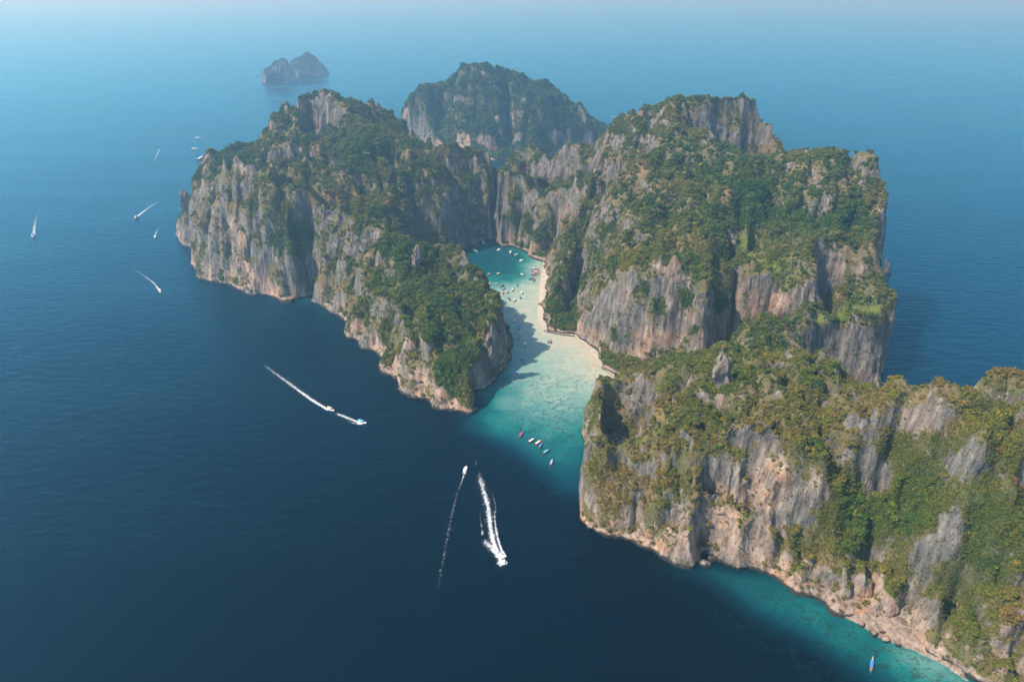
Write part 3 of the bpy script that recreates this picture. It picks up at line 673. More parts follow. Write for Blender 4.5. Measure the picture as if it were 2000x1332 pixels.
# ------------------------------------------------------------------ vegetation
def crown_mesh(name, lobes, per, leaf, seed, mat, squash=0.8):
    r = np.random.default_rng(seed)
    C = []; R = []
    for k in range(lobes):
        a = r.uniform(0, 2 * np.pi); d = r.uniform(0.15, 0.62) if k else 0
        C.append((d * np.cos(a), d * np.sin(a), r.uniform(0.25, 0.85) if k else 0.75)); R.append(r.uniform(0.32, 0.5) if k else 0.55)
    V = []; Fq = []
    for c, rad in zip(C, R):
        for i in range(per):
            n = r.normal(size=3); n /= np.linalg.norm(n); n[2] = n[2] if n[2] > -0.35 else -n[2] * 0.5
            p = np.array(c) + n * rad * r.uniform(0.72, 1.08)
            nn = n + r.normal(size=3) * 0.55; nn /= np.linalg.norm(nn)
            t = np.cross(nn, r.normal(size=3)); t /= np.linalg.norm(t); bt = np.cross(nn, t)
            s1 = leaf * r.uniform(0.7, 1.3); s2 = s1 * r.uniform(0.6, 0.95)
            b0 = len(V); V += [p + t * s1, p + bt * s2, p - t * s1 * .9, p - bt * s2]; Fq.append((b0, b0 + 1, b0 + 2, b0 + 3))
    V = np.array(V); V[:, 2] *= squash
    return np_mesh(name, V, np.array(Fq), mat, False)
shrubs = bpy.data.collections.new('shrub_shapes')
for k in range(6):
    o = bpy.data.objects.new('shrub_shape', crown_mesh('shrub_shape', 4 + k % 3, 26, 0.20, 100 + k, LEAF, 0.75 + 0.06 * k)); shrubs.objects.link(o)

def scatter(land, n, smin, smax, seed, depthmax=1e9, frac=None):
    r = np.random.default_rng(seed)
    V, T = land.V, land.T
    ar = np.linalg.norm(land.fn, axis=1) / 2
    vg = land.veg[T].mean(1); fo = land.forest[T].mean(1); lu = land.lush[T].mean(1)
    face = (land.fn * (np.array([0, 0, CAM_H]) - V[T[:, 0]])).sum(1)
    w = ar * (sstep(0.25, 0.8, vg) * sstep(-0.35, 0.35, land.cl[T].mean(1) + 0.5 * fo) + 0.06) * (1 + 1.0 * fo) * (1 - 0.5 * lu) * np.where(face > 0, 1.0, 0.35) * (V[T[:, 0], 2] > 3)
    dist = np.linalg.norm(V[T[:, 0]] - np.array([0, 0, CAM_H]), axis=1)
    w = w / np.clip(dist / 500, 0.8, 2.2) ** 1.0
    c = np.cumsum(w); f = np.searchsorted(c, r.uniform(0, c[-1], n))
    a = r.uniform(size=n); b_ = r.uniform(size=n); k = a + b_ > 1; a[k] = 1 - a[k]; b_[k] = 1 - b_[k]
    t = T[f]; P = V[t[:, 0]] + (V[t[:, 1]] - V[t[:, 0]]) * a[:, None] + (V[t[:, 2]] - V[t[:, 0]]) * b_[:, None]
    nz = land.N[t[:, 0], 2]; fo = fo[f]; lu = lu[f]; dr = land.dry[t[:, 0]]
    gap = fbm(P[:, 0] / 14, P[:, 1] / 14, P[:, 2] / 14, 2, seed + 3)
    sc = (smin + (smax - smin) * r.beta(1.5, 4.0, n)) * (0.45 + 0.65 * sstep(0.3, 0.8, nz)) * (1 + 0.45 * fo) * (1 - 0.45 * lu) * (1 + .35 * gap) * np.clip(dist[f] / 700, 0.85, 1.25)
    big = fbm(P[:, 0] / 60, P[:, 1] / 60, P[:, 2] / 60, 2, seed + 8)
    nearness = sstep(900, 400, dist[f])
    tint = 0.33 + 0.20 * big + r.normal(size=n) * 0.11 + 0.31 * nearness - 0.20 * fo + 0.34 * dr * (1 - fo)
    tint = np.clip(tint, 0, 0.93)
    tint = np.where((lu > 0.35) & (r.uniform(size=n) < lu), r.uniform(0.94, 1.0, n), tint)
    tint = np.where(r.uniform(size=n) < 0.03, r.uniform(0.94, 1.0, n), tint)
    P = P + land.N[t[:, 0]] * (sc * -0.05)[:, None]
    return P, sc, tint, dist[f], fo

def scatter_object(name, label, P, sc, tint, seed):
    r = np.random.default_rng(seed); n = len(P)
    me = bpy.data.meshes.new(name); me.vertices.add(n); me.vertices.foreach_set('co', np.ascontiguousarray(P, np.float32).ravel())
    for nm, v in (('sc', sc), ('tint', tint), ('yaw', r.uniform(0, 6.28, n)), ('tilt', r.normal(size=n) * 0.25)):
        a = me.attributes.new(nm, 'FLOAT', 'POINT'); a.data.foreach_set('value', np.ascontiguousarray(v, np.float32))
    a = me.attributes.new('pick', 'INT', 'POINT'); a.data.foreach_set('value', r.integers(0, 6, n).astype(np.int32))
    o = add(name, me); tag(o, label, 'vegetation', kind='stuff')
    ng = bpy.data.node_groups.new(name, 'GeometryNodeTree')
    ng.interface.new_socket('Geometry', in_out='INPUT', socket_type='NodeSocketGeometry'); ng.interface.new_socket('Geometry', in_out='OUTPUT', socket_type='NodeSocketGeometry')
    gi = ng.nodes.new('NodeGroupInput'); go = ng.nodes.new('NodeGroupOutput')
    ip = ng.nodes.new('GeometryNodeInstanceOnPoints'); ci = ng.nodes.new('GeometryNodeCollectionInfo')
    ci.inputs['Collection'].default_value = shrubs; ci.inputs['Separate Children'].default_value = True; ci.inputs['Reset Children'].default_value = True
    ip.inputs['Pick Instance'].default_value = True
    def na(nm, ty):
        x = ng.nodes.new('GeometryNodeInputNamedAttribute'); x.data_type = ty; x.inputs['Name'].default_value = nm; return x.outputs[0]
    cx = ng.nodes.new('ShaderNodeCombineXYZ'); L = ng.links.new
    L(na('tilt', 'FLOAT'), cx.inputs[0]); L(na('yaw', 'FLOAT'), cx.inputs[2])
    L(gi.outputs[0], ip.inputs['Points']); L(ci.outputs[0], ip.inputs['Instance']); L(na('pick', 'INT'), ip.inputs['Instance Index'])
    L(cx.outputs[0], ip.inputs['Rotation']); L(na('sc', 'FLOAT'), ip.inputs['Scale']); L(ip.outputs[0], go.inputs[0])
    md = o.modifiers.new('scatter', 'NODES'); md.node_group = ng
    return o
P, sc, tint, dist, fo = scatter(island, 230000, 0.9, 4.4, 5)
# the largest showing trees become things of their own
ppx, ppy, pd = project(P)
size = sc / pd * (0.7 + 0.6 * RNG.uniform(size=len(P)))
inframe = (ppx > 10) & (ppx < 1990) & (ppy > 10) & (ppy < 1322)
order = np.argsort(-np.where(inframe, size, 0))[:1500]
vis = island.visible(P[order])
big = []
for i in order[vis]:
    if all((P[i, 0] - P[j, 0]) ** 2 + (P[i, 1] - P[j, 1]) ** 2 + (P[i, 2] - P[j, 2]) ** 2 > (0.75 * (sc[i] + sc[j])) ** 2 for j in big):
        big.append(i)
    if len(big) >= 280: break
keep = np.ones(len(P), bool); keep[big] = False
scatter_object('scrub', 'dense green, olive and brown scrub covering the island slopes', P[keep], sc[keep], tint[keep], 9)
P2, s2, t2, _, _ = scatter(mount, 26000, 2.5, 6.5, 6)
for k_, L_ in enumerate(ISLETS):
    p_, q_, r_, _, _ = scatter(L_, 1500, 2.5, 6, 60 + k_); scatter_object('scrub', ['scattered bushes on the two tower islet', 'scattered bushes on the domed islet'][k_], p_, q_, r_ * 0.8, 70 + k_)
scatter_object('forest', 'hazy green forest covering the domed mountain across the bay', P2, s2, t2 * 0.8, 10)
LEAFS = {'green': leaf_material('green_leaves', False, [(0.050, 0.105, 0.024), (0.095, 0.155, 0.030)]),
         'olive': leaf_material('olive_leaves', False, [(0.13, 0.155, 0.034), (0.19, 0.185, 0.038)]),
         'golden': leaf_material('golden_leaves', False, [(0.25, 0.22, 0.034), (0.30, 0.20, 0.038)]),
         'brown': leaf_material('brown_leaves', False, [(0.17, 0.12, 0.06), (0.22, 0.15, 0.07)])}
BARK = simple('bark', (0.13, 0.10, 0.075), 0.9)
def trunk_mesh():
    r = random.Random(4); V = []; Fq = []
    def limb(p0, p1, r0, r1):
        d = (Vector(p1) - Vector(p0)).normalized(); a = d.orthogonal().normalized(); b_ = d.cross(a); n0 = len(V)
        for p, rr in ((p0, r0), (p1, r1)):
            for k in range(6):
                an = k * math.pi / 3; V.append(tuple(Vector(p) + (a * math.cos(an) + b_ * math.sin(an)) * rr))
        for k in range(6): Fq.append((n0 + k, n0 + (k + 1) % 6, n0 + 6 + (k + 1) % 6, n0 + 6 + k))
    limb((0, 0, -0.35), (0.03, 0.02, 0.3), 0.08, 0.06)
    for k in range(4):
        a = k * 1.57 + r.uniform(-.4, .4); limb((0.03, 0.02, 0.28), (0.4 * math.cos(a), 0.4 * math.sin(a), 0.7), 0.045, 0.015)
    return np_mesh('trunk', np.array(V), np.array(Fq), BARK, True)
TRUNK = trunk_mesh()
CROWNS = {k: [crown_mesh('crown', 7, 34, 0.155, 300 + 10 * j + i, m, 0.8 + .08 * i) for i in range(3)] for j, (k, m) in enumerate(LEAFS.items())}
LANDMARKS = {'the nearest ridge': [(1150,830,'on the channel edge of the nearest ridge'),(1250,830,'around the dark pit in the nearest ridge'),(1200,960,'on the cliff below the dark pit'),(1380,800,'on the slope between the pit and the ridge crest'),
   (1500,800,'above the bare pink cliff of the nearest ridge'),(1340,980,'left of the bare pink cliff of the nearest ridge'),(1600,740,'on the tufted high point of the near crest'),(1620,930,'in the green gully right of the bare pink cliff'),(1600,1080,'low on the cliff above the emerald reef'),
   (1760,860,'below the sea notch in the near crest'),(1760,1050,'on the broad rib above the rock shelf'),(1900,950,'in the deep gully of the nearest ridge'),(1950,800,'on the highest end of the near crest'),(1950,1060,'on the slope right of the deep gully'),(1900,1240,'low on the slope above the sandy reef corner')],
 'the headland': [(850,580,'in the wooded hollow behind the headland knobs'),(850,680,'on the wooded back of the headland'),(890,760,'near the pointed tip of the headland'),(940,640,'in the shaded ravine of the headland'),(760,540,'on the open rib of the headland'),(650,480,'on the grey crest wall of the headland'),(450,400,'on the bluff at the far end of the island'),(700,320,'on the wooded hill behind the headland')],
 'the big massif': [(1100,600,'at the foot of the massif behind the beach'),(1180,480,'on the spur above the lagoon beach'),(1300,450,'on the brown slope of the massif'),(1280,620,'on the tall cliff over the lagoon mouth'),(1430,640,'in the dark cleft of the massif'),(1480,500,'on the grassy slope of the massif'),(1500,390,'in the forest on top of the massif'),(1650,420,'on the right shoulder of the massif'),
   (1660,610,'on the bright green ledge of the massif'),(1660,700,'on the rock wall under the green ledge'),(1500,700,'in the valley behind the near crest'),(1400,240,'on the highest peak of the massif'),(1100,340,'on the grey wall above the lagoon end')]}
for i in big:
    t = tint[i]; kind = 'green' if t < 0.36 or t > 0.93 else 'olive' if t < 0.56 else 'golden' if t < 0.7 else 'brown'
    zone = 'the nearest ridge' if (P[i, 1] < 679 - 0.18 * (P[i, 0] - 121) and P[i, 0] > 30) else 'the headland' if P[i, 0] < 0 else 'the big massif'
    place = min(LANDMARKS[zone], key=lambda q_: (q_[0] - ppx[i]) ** 2 + (q_[1] - ppy[i]) ** 2)[2]
    tr = empty('tree', tuple(P[i]), random.uniform(0, 6.28)); s_ = sc[i] * 1.05; tr.scale = (s_, s_, s_ * random.uniform(.85, 1.15))
    tag(tr, f'{kind} bushy tree {place}', 'tree', f'{kind} trees {place}')
    add('trunk', TRUNK, tr); add('crown', random.choice(CROWNS[kind]), tr)
print('veg', len(big), time.time() - T0)

# ------------------------------------------------------------------ beach, rocks and pinnacles
def ribbon_from(pts_in, pts_out, z_in, z_out, n=4):
    V = []; Fq = []
    for a, b_ in zip(pts_in, pts_out):
        for k in range(n + 1):
            t = k / n; V.append((a[0] + (b_[0] - a[0]) * t, a[1] + (b_[1] - a[1]) * t, z_in + (z_out - z_in) * t + 0.10 * math.sin(7 * t + a[0] * .3)))
    m = n + 1
    for i in range(len(pts_in) - 1):
        for k in range(n): Fq.append((i * m + k, i * m + k + 1, (i + 1) * m + k + 1, (i + 1) * m + k))
    return np.array(V), np.array(Fq)
def resample(pts, step):
    P = [np.array(p[:2], float) for p in pts]; out = [P[0]]
    for a, b_ in zip(P[:-1], P[1:]):
        n = max(1, int(np.linalg.norm(b_ - a) / step)); out += [a + (b_ - a) * k / n for k in range(1, n + 1)]
    return out
SAND = simple('sand', (0.52, 0.46, 0.37), 0.95, 0.18, 0.25, 0.1)
def beach(px_line, inner, outer, label):
    P = resample(g(*px_line), 4.0); A = []; B = []
    for i, p in enumerate(P):
        d = P[min(i + 1, len(P) - 1)] - P[max(i - 1, 0)]; d = d / np.linalg.norm(d); nrm = np.array([d[1], -d[0]])
        w = math.sin(math.pi * min(1, max(0.02, i / (len(P) - 1)))) ** 0.5 * (1 + 0.35 * math.sin(i * .9) * math.sin(i * .37))
        A.append(p + nrm * inner); B.append(p - nrm * outer * w)
    V, Fq = ribbon_from(A, B, 2.2, -0.10)
    tag(add('beach', np_mesh('beach', V, Fq, SAND, True)), label, 'beach', kind='structure')
beach([(1068,514),(1068,522),(1065,553),(1062,579),(1061,599),(1059,620),(1061,632),(1071,647)], 7, 9, 'narrow pale sand beach at the foot of the lagoon cliff')
beach([(1071,647),(1090,651),(1112,654),(1126,655),(1138,666),(1155,683),(1170,702),(1186,721),(1205,738)], 5, 5, 'curved sandy strip along the shore near the lagoon mouth')

def rock_mesh(name, seed, mat, sx=1, sy=1, sz=1, sub=3, rough=0.3):
    bm = bmesh.new(); bmesh.ops.create_icosphere(bm, subdivisions=sub, radius=1.0)
    V = np.array([v.co for v in bm.verts]); 
    n = fbm(V[:, 0] * 1.3 + seed, V[:, 1] * 1.3, V[:, 2] * 1.3, 3, seed); n2 = vnoise(V[:, 0] * 4 + seed, V[:, 1] * 4, V[:, 2] * 1.2, seed + 3)
    V = V * (1 + rough * 1.3 * n + 0.14 * n2)[:, None] * np.array([sx, sy, sz])
    Fq = np.array([[v.index for v in f.verts] for f in bm.faces]); bm.free()
    me = np_mesh(name, V, Fq, mat, False, {'veg': np.zeros(len(V)), 'pink': np.full(len(V), .6), 'lush': np.zeros(len(V)), 'dry': np.zeros(len(V)), 'forest': np.zeros(len(V))}); return me
def boulder(px, py, r, label, seed, z=0.0, group=None):
    x, y, _ = onz(px, py, z); o = add('boulder', rock_mesh('boulder', seed, ROCK, r, r * .85, r * .75), None, (x, y, z + r * .15)); o.rotation_euler = (0, 0, seed); tag(o, label, 'boulder', group); return o
boulder(1056, 596, 4.6, 'dark boulder standing alone on the lagoon beach', 5)
boulder(1376, 1103, 4.5, 'largest boulder fallen at the foot of the nearest cliff', 6)
boulder(1362, 1097, 3.0, 'boulder on the seaward side of the rockfall under the nearest cliff', 7)
boulder(1390, 1093, 3.4, 'boulder against the cliff in the rockfall under the nearest ridge', 8)
boulder(1345, 1094, 2.4, 'small boulder at the start of the rockfall below the nearest cliff', 9)
def shelf(px_in, px_out, label):
    A = resample(g(*px_in), 1.5); Bo = resample(g(*px_out), 1.5); n = min(len(A), len(Bo)); m = 16; V = []; Fq = []
    A = [A[int(i * (len(A) - 1) / (n - 1))] for i in range(n)]; Bo = [Bo[int(i * (len(Bo) - 1) / (n - 1))] for i in range(n)]
    for i in range(n):
        for k in range(m):
            t = k / (m - 1); p = A[i] + (Bo[i] - A[i]) * t; e = min(i, n - 1 - i) / 6
            z = 3.6 * (1 - t) ** 0.7 * min(1, e) + 1.8 * float(fbm(np.array([p[0] / 5]), np.array([p[1] / 5]), 0, 3, 90)[0]) + 0.3 - (1.6 if k == m - 1 else 0) - (1.2 if e < 0.2 else 0)
            V.append((p[0], p[1], z))
    for i in range(n - 1):
        for k in range(m - 1): q_ = i * m + k; Fq.append((q_, q_ + 1, q_ + m + 1, q_ + m))
    tag(add('rock_shelf', np_mesh('rock_shelf', np.array(V), np.array(Fq), simple('shelf_rock', (0.25, 0.195, 0.15), 0.9, 0.5, 0.35, 0.15), False)), label, 'rock shelf', kind='structure')
shelf([(1640,1194),(1690,1205),(1740,1210),(1780,1228),(1810,1255),(1850,1280),(1900,1315)], [(1640,1202),(1680,1220),(1715,1247),(1750,1260),(1790,1274),(1845,1300),(1890,1333)], 'tan wave cut rock shelf at the foot of the nearest ridge')
for i, (px, py, r) in enumerate([(1683,1218,2.2),(1706,1236,2.6),(1728,1248,2.8),(1752,1257,2.2),(1722,1232,2.0)]):
    boulder(px, py, r, 'low tan boulder on the rock shelf below the last bare cliff', 20 + i, 2.0, 'boulders of the shore shelf')
for i, (px, py, r) in enumerate([(352,462,3.5),(366,483,3.5),(378,494,4.5),(377,508,4)]):
    boulder(px, py, r, 'dark boulder at the waterline under the far end of the island', 40 + i, 0.0, 'boulders at the island end')
def pinnacle(bot, top, Yd, rad, label, seed, lean=0.0, zb=None):
    hp = island.hit(*bot)
    if hp is not None: Yd = float(hp[1]) - 3.0
    B = np.array(ony(*bot, Yd)); Tp = np.array(ony(*top, Yd)); h = Tp[2] - B[2]
    rings = 26; seg = 22; V = []; Fq = []
    for i in range(rings + 1):
        t = i / rings; c = B + (Tp - B) * t; rr = rad * (1.15 - 0.35 * t) * (1 - max(0, (t - 0.62) / 0.38) ** 1.7) + 0.05
        for k in range(seg):
            a = k * 2 * math.pi / seg; V.append((c[0] + rr * math.cos(a), c[1] + rr * .85 * math.sin(a), c[2] - (8 if i == 0 else 0)))
    for i in range(rings):
        for k in range(seg): Fq.append((i * seg + k, i * seg + (k + 1) % seg, (i + 1) * seg + (k + 1) % seg, (i + 1) * seg + k))
    Fq.append(tuple(rings * seg + k for k in range(4)))
    V = np.array(V); c = B[:2]; n = fbm(V[:, 0] / 3.2, V[:, 1] / 3.2, V[:, 2] / 9, 3, seed); V[:, 2] += np.where(V[:, 2] > B[2] + 0.5 * h, 1.0, 0.0) * h * 0.22 * fbm(V[:, 0] / 4, V[:, 1] / 4, 0, 2, seed + 4)
    V[:, :2] += (V[:, :2] - (B[:2] + (Tp[:2] - B[:2]) * np.clip((V[:, 2:3] - B[2]) / h, 0, 1))) * (1.1 * n)[:, None]
    z0 = np.zeros(len(V))
    o = add('rock_pinnacle', np_mesh('rock_pinnacle', V, np.array(Fq), ROCK, False, {'veg': z0, 'pink': z0 + .25, 'lush': z0, 'dry': z0, 'forest': z0})); tag(o, label, 'pinnacle')
pinnacle((363,406), (354,366), 1196, 6.5, 'thin leaning sea stack off the far left end of the island', 61)
pinnacle((1416,752), (1412,686), 560, 6.5, 'pale stubby rock pillar standing between the two ridges', 62)
pinnacle((1733,545), (1732,502), 735, 4.0, 'slim dark rock pillar on the right edge of the massif', 63)
pinnacle((814,520), (813,478), 872, 6.0, 'thin rock tower on the headland crest beside a broader knob', 64)
pinnacle((958,700), (961,636), 706, 6.0, 'pale rock tower above the shaded face at the headland tip', 65)

# ------------------------------------------------------------------ boats
WHITE = simple('white_gelcoat', (0.80, 0.80, 0.78), 0.3, 0.05, 1.0)
WOOD = simple('boat_wood', (0.20, 0.10, 0.05), 0.6, 0.35, 2.0)
DECK = simple('deck_boards', (0.42, 0.36, 0.28), 0.7, 0.2, 3.0)
DARK = simple('dark_engine', (0.03, 0.03, 0.035), 0.4, 0.2, 3.0)
GLASS = simple('tinted_window', (0.02, 0.035, 0.05), 0.08, 0.1, 1.0, 0.6)
STEEL = simple('steel_tube', (0.5, 0.5, 0.5), 0.35, 0.05, 1.0, 0.5, 0.7)
PAINT = {k: simple(k + '_paint', c, 0.55, 0.12, 1.2) for k, c in dict(white=(0.78, 0.78, 0.76), blue=(0.05, 0.22, 0.52), sky=(0.12, 0.45, 0.68), red=(0.55, 0.06, 0.05), magenta=(0.45, 0.07, 0.22), orange=(0.6, 0.22, 0.05),
        green=(0.08, 0.3, 0.2), navy=(0.02, 0.05, 0.12), tan=(0.5, 0.4, 0.28), teal=(0.05, 0.32, 0.36), lilac=(0.42, 0.36, 0.58), yellow=(0.7, 0.5, 0.06)).items()}
class MB:
    def __init__(s): s.v = []; s.f = []
    def box(s, x0, x1, y0, y1, z0, z1):
        b0 = len(s.v); s.v += [(x, y, z) for z in (z0, z1) for y in (y0, y1) for x in (x0, x1)]
        s.f += [tuple(b0 + i for i in q) for q in ((0, 2, 3, 1), (4, 5, 7, 6), (0, 1, 5, 4), (1, 3, 7, 5), (3, 2, 6, 7), (2, 0, 4, 6))]; return s
    def tube(s, p, q_, r, n=6):
        p = Vector(p); q_ = Vector(q_); d = (q_ - p).normalized(); a = d.orthogonal().normalized(); b_ = d.cross(a); b0 = len(s.v)
        for c in (p, q_):
            for k in range(n): s.v.append(tuple(c + (a * math.cos(6.2832 * k / n) + b_ * math.sin(6.2832 * k / n)) * r))
        s.f += [(b0 + k, b0 + (k + 1) % n, b0 + n + (k + 1) % n, b0 + n + k) for k in range(n)] + [tuple(b0 + k for k in range(n))[::-1], tuple(b0 + n + k for k in range(n))]; return s
    def loft(s, secs, cap=True):
        b0 = len(s.v); n = len(secs[0])
        for sec in secs: s.v += sec
        for i in range(len(secs) - 1):
            for k in range(n - 1): s.f.append((b0 + i * n + k, b0 + (i + 1) * n + k, b0 + (i + 1) * n + k + 1, b0 + i * n + k + 1))
        if cap: s.f += [tuple(b0 + k for k in range(n)), tuple(b0 + (len(secs) - 1) * n + k for k in range(n))[::-1]]
        return s
    def mesh(s, name, mat, smooth=False):
        me = bpy.data.meshes.new(name); me.from_pydata(s.v, [], s.f); me.materials.append(mat); me.update()
        bm = bmesh.new(); bm.from_mesh(me); bmesh.ops.recalc_face_normals(bm, faces=bm.faces); bm.to_mesh(me); bm.free()
        if smooth: me.polygons.foreach_set('use_smooth', [True] * len(me.polygons))
        return me
def hull_secs(st):
    return [[(x, w, zg), (x, w * .92, zg * .6 + zk * .4), (x, w * .55, zk + (zg - zk) * .12), (x, 0, zk), (x, -w * .55, zk + (zg - zk) * .12), (x, -w * .92, zg * .6 + zk * .4), (x, -w, zg),
             (x, -w * .86, zg), (x, -w * .8, zg - (zg - zk) * .35), (x, w * .8, zg - (zg - zk) * .35), (x, w * .86, zg), (x, w, zg)] for x, w, zk, zg in st]
_cache = {}
def cached(key, fn):
    if key not in _cache: _cache[key] = fn()
    return _cache[key]
def roof_secs(x0, x1, w, z, rise, th=0.08, n=6):
    secs = []
    for i in range(n + 1):
        x = x0 + (x1 - x0) * i / n
        top = [(x, w * math.sin(a), z + rise * math.cos(a)) for a in [math.pi / 2 * (k / 4 - 1) for k in range(9)]]
        secs.append(top + [(x, p[1] * .97, p[2] - th) for p in reversed(top)] + [top[0]])
    return secs
def longtail(hullc, roofc):
    parts = [('hull', cached(('lh', hullc), lambda: MB().loft(hull_secs([(-5.5, .55, .12, .9), (-4, .78, -.1, .78), (-1, .98, -.18, .72), (2, .9, -.15, .8), (3.8, .55, .05, 1.1), (4.9, .28, .5, 1.6), (5.7, .12, 1.2, 2.25), (6.2, .05, 2.0, 2.85)])).mesh('hull', PAINT[hullc] if hullc != 'wood' else WOOD, True))),
             ('deck', cached('ld', lambda: MB().box(-4.6, 3.4, -.6, .6, .34, .42).box(-2, -1.7, -.75, .75, .42, .6).box(0, .3, -.75, .75, .42, .6).box(1.8, 2.1, -.7, .7, .42, .62).mesh('deck', DECK))),
             ('canopy', cached(('lc', roofc), lambda: MB().loft(roof_secs(-3.6, 2.6, 1.05, 1.95, .32)).mesh('canopy', PAINT[roofc]))),
             ('prow_ribbon', cached('lr', lambda: MB().tube((5.55, 0, 1.75), (5.75, 0, 2.1), .2, 8).mesh('prow_ribbon', PAINT['orange']))),
             ('engine', cached('le', lambda: MB().box(-5.3, -4.5, -.28, .28, .95, 1.5).tube((-4.6, 0, 1.25), (-3.7, .1, 1.35), .05).mesh('engine', DARK))),
             ('propeller_shaft', cached('ls', lambda: MB().tube((-5.2, 0, 1.1), (-8.4, 0, .15), .05).mesh('propeller_shaft', STEEL)))]
    for x in (-3.4, 2.4):
        for y in (-.85, .85): parts.append(('post', cached(('lp', x, y), lambda: MB().tube((x, y, .6), (x, y, 2.0), .045).mesh('post', WOOD))))
    return parts
def speedboat(roofc, roof=True, L=1.0):
    parts = [('hull', cached('sh', lambda: MB().loft(hull_secs([(-5, 1.3, .0, 1.25), (-3, 1.42, -.25, 1.25), (0, 1.45, -.3, 1.3), (2.5, 1.2, -.15, 1.45), (4, .75, .2, 1.6), (5.2, .18, .9, 1.72)])).mesh('hull', WHITE, True))),
             ('deck', cached('sd', lambda: MB().box(-4.6, 1.8, -1.1, 1.1, .6, .7).loft([[(2.0, 1.12, 1.44), (2.0, 0, 1.62), (2.0, -1.12, 1.44)], [(4, .68, 1.6), (4, 0, 1.72), (4, -.68, 1.6)], [(5.1, .12, 1.72), (5.1, 0, 1.76), (5.1, -.12, 1.72)]], False).mesh('deck', WHITE))),
             ('seat', cached('ss', lambda: MB().box(-4.2, .6, .72, 1.08, .7, 1.1).mesh('seat', PAINT['tan']))), ('seat', cached('ss2', lambda: MB().box(-4.2, .6, -1.08, -.72, .7, 1.1).mesh('seat', PAINT['tan']))),
             ('windshield', cached('sw', lambda: MB().loft([[(2.1, 1.05, 1.45), (1.5, .98, 2.1)], [(2.7, 0, 1.6), (1.9, 0, 2.2)], [(2.1, -1.05, 1.45), (1.5, -.98, 2.1)]], False).mesh('windshield', GLASS))),
             ('console', cached('sc', lambda: MB().box(.7, 1.5, -.9, -.2, .7, 1.6).mesh('console', WHITE)))]
    for y in (-.6, .6): parts.append(('outboard_engine', cached(('so', y), lambda: MB().box(-5.75, -5.05, y - .22, y + .22, .9, 1.75).box(-5.55, -5.25, y - .1, y + .1, -.3, .9).mesh('outboard_engine', DARK))))
    if roof:
        parts.append(('roof', cached(('sr', roofc), lambda: MB().loft(roof_secs(-4.0, 1.9, 1.25, 2.75, .18)).mesh('roof', PAINT[roofc]))))
        for x in (-3.8, 1.5):
            for y in (-1.1, 1.1): parts.append(('post', cached(('sp', x, y), lambda: MB().tube((x, y, 1.2), (x, y, 2.8), .045).mesh('post', STEEL))))
    return parts
def tourboat():
    return [('hull', cached('th', lambda: MB().loft(hull_secs([(-9, 2.3, .0, 1.7), (-4, 2.6, -.4, 1.7), (2, 2.5, -.4, 1.9), (6, 1.7, .0, 2.3), (9, .3, 1.2, 2.7)])).mesh('hull', WHITE, True))),
            ('cabin', cached('tc', lambda: MB().box(-7.5, 4.5, -1.9, 1.9, 1.2, 3.6).mesh('cabin', WHITE))),
            ('window_band', cached('tw', lambda: MB().box(-7, 4.56, -1.96, 1.96, 2.4, 3.1).mesh('window_band', GLASS))),
            ('upper_deck', cached('tu', lambda: MB().box(-7.8, 4.0, -2.1, 2.1, 3.6, 3.75).box(-1.5, 2.5, -1.4, 1.4, 3.75, 5.4).mesh('upper_deck', WHITE))),
            ('roof', cached('tr', lambda: MB().loft(roof_secs(-6.5, 3.2, 1.9, 5.45, .2)).mesh('roof', PAINT['blue']))),
            ('railing', cached('tl', lambda: MB().tube((-7.6, 2, 4.6), (-1.5, 2, 4.6), .05).tube((-7.6, -2, 4.6), (-1.5, -2, 4.6), .05).tube((-7.6, -2, 4.6), (-7.6, 2, 4.6), .05).tube((-7.6, 2, 3.7), (-7.6, 2, 5.4), .06).tube((-7.6, -2, 3.7), (-7.6, -2, 5.4), .06).mesh('railing', STEEL)))]
def yacht():
    return [('hull', cached('yh', lambda: MB().loft(hull_secs([(-18, 3.4, .2, 2.6), (-10, 3.9, -.6, 2.7), (2, 3.8, -.6, 3.2), (10, 2.7, .2, 4.0), (16, 1.0, 1.8, 4.6), (19, .15, 3.4, 4.9)])).mesh('hull', PAINT['navy'], True))),
            ('superstructure', cached('ys', lambda: MB().loft([[(-13, 3.2, 2.2), (-13, 3.0, 5.2), (-13, -3.0, 5.2), (-13, -3.2, 2.2)], [(6, 3.0, 2.6), (3.5, 2.7, 5.4), (3.5, -2.7, 5.4), (6, -3.0, 2.6)], [(10, 1.6, 3.4), (5, 2.0, 5.4), (5, -2.0, 5.4), (10, -1.6, 3.4)]]).mesh('superstructure', WHITE))),
            ('flybridge', cached('yf', lambda: MB().loft([[(-10, 2.6, 5.3), (-10, 2.4, 7.2), (-10, -2.4, 7.2), (-10, -2.6, 5.3)], [(3, 2.2, 5.4), (0, 2.0, 7.4), (0, -2.0, 7.4), (3, -2.2, 5.4)]]).mesh('flybridge', WHITE))),
            ('window_band', cached('yw', lambda: MB().box(-12, 3.8, -3.12, 3.12, 3.9, 4.7).mesh('window_band', GLASS))),
            ('foredeck', cached('yd', lambda: MB().loft([[(5, 3.2, 3.4), (5, -3.2, 3.4)], [(12, 2.2, 4.1), (12, -2.2, 4.1)], [(18, .4, 4.75), (18, -.4, 4.75)]], False).mesh('foredeck', WHITE))),
            ('mast', cached('ym', lambda: MB().tube((-4, 0, 7.2), (-5.5, 0, 11.5), .18).box(-6, -4.2, -1.2, 1.2, 9, 9.25).mesh('mast', WHITE)))]
BOATS = []
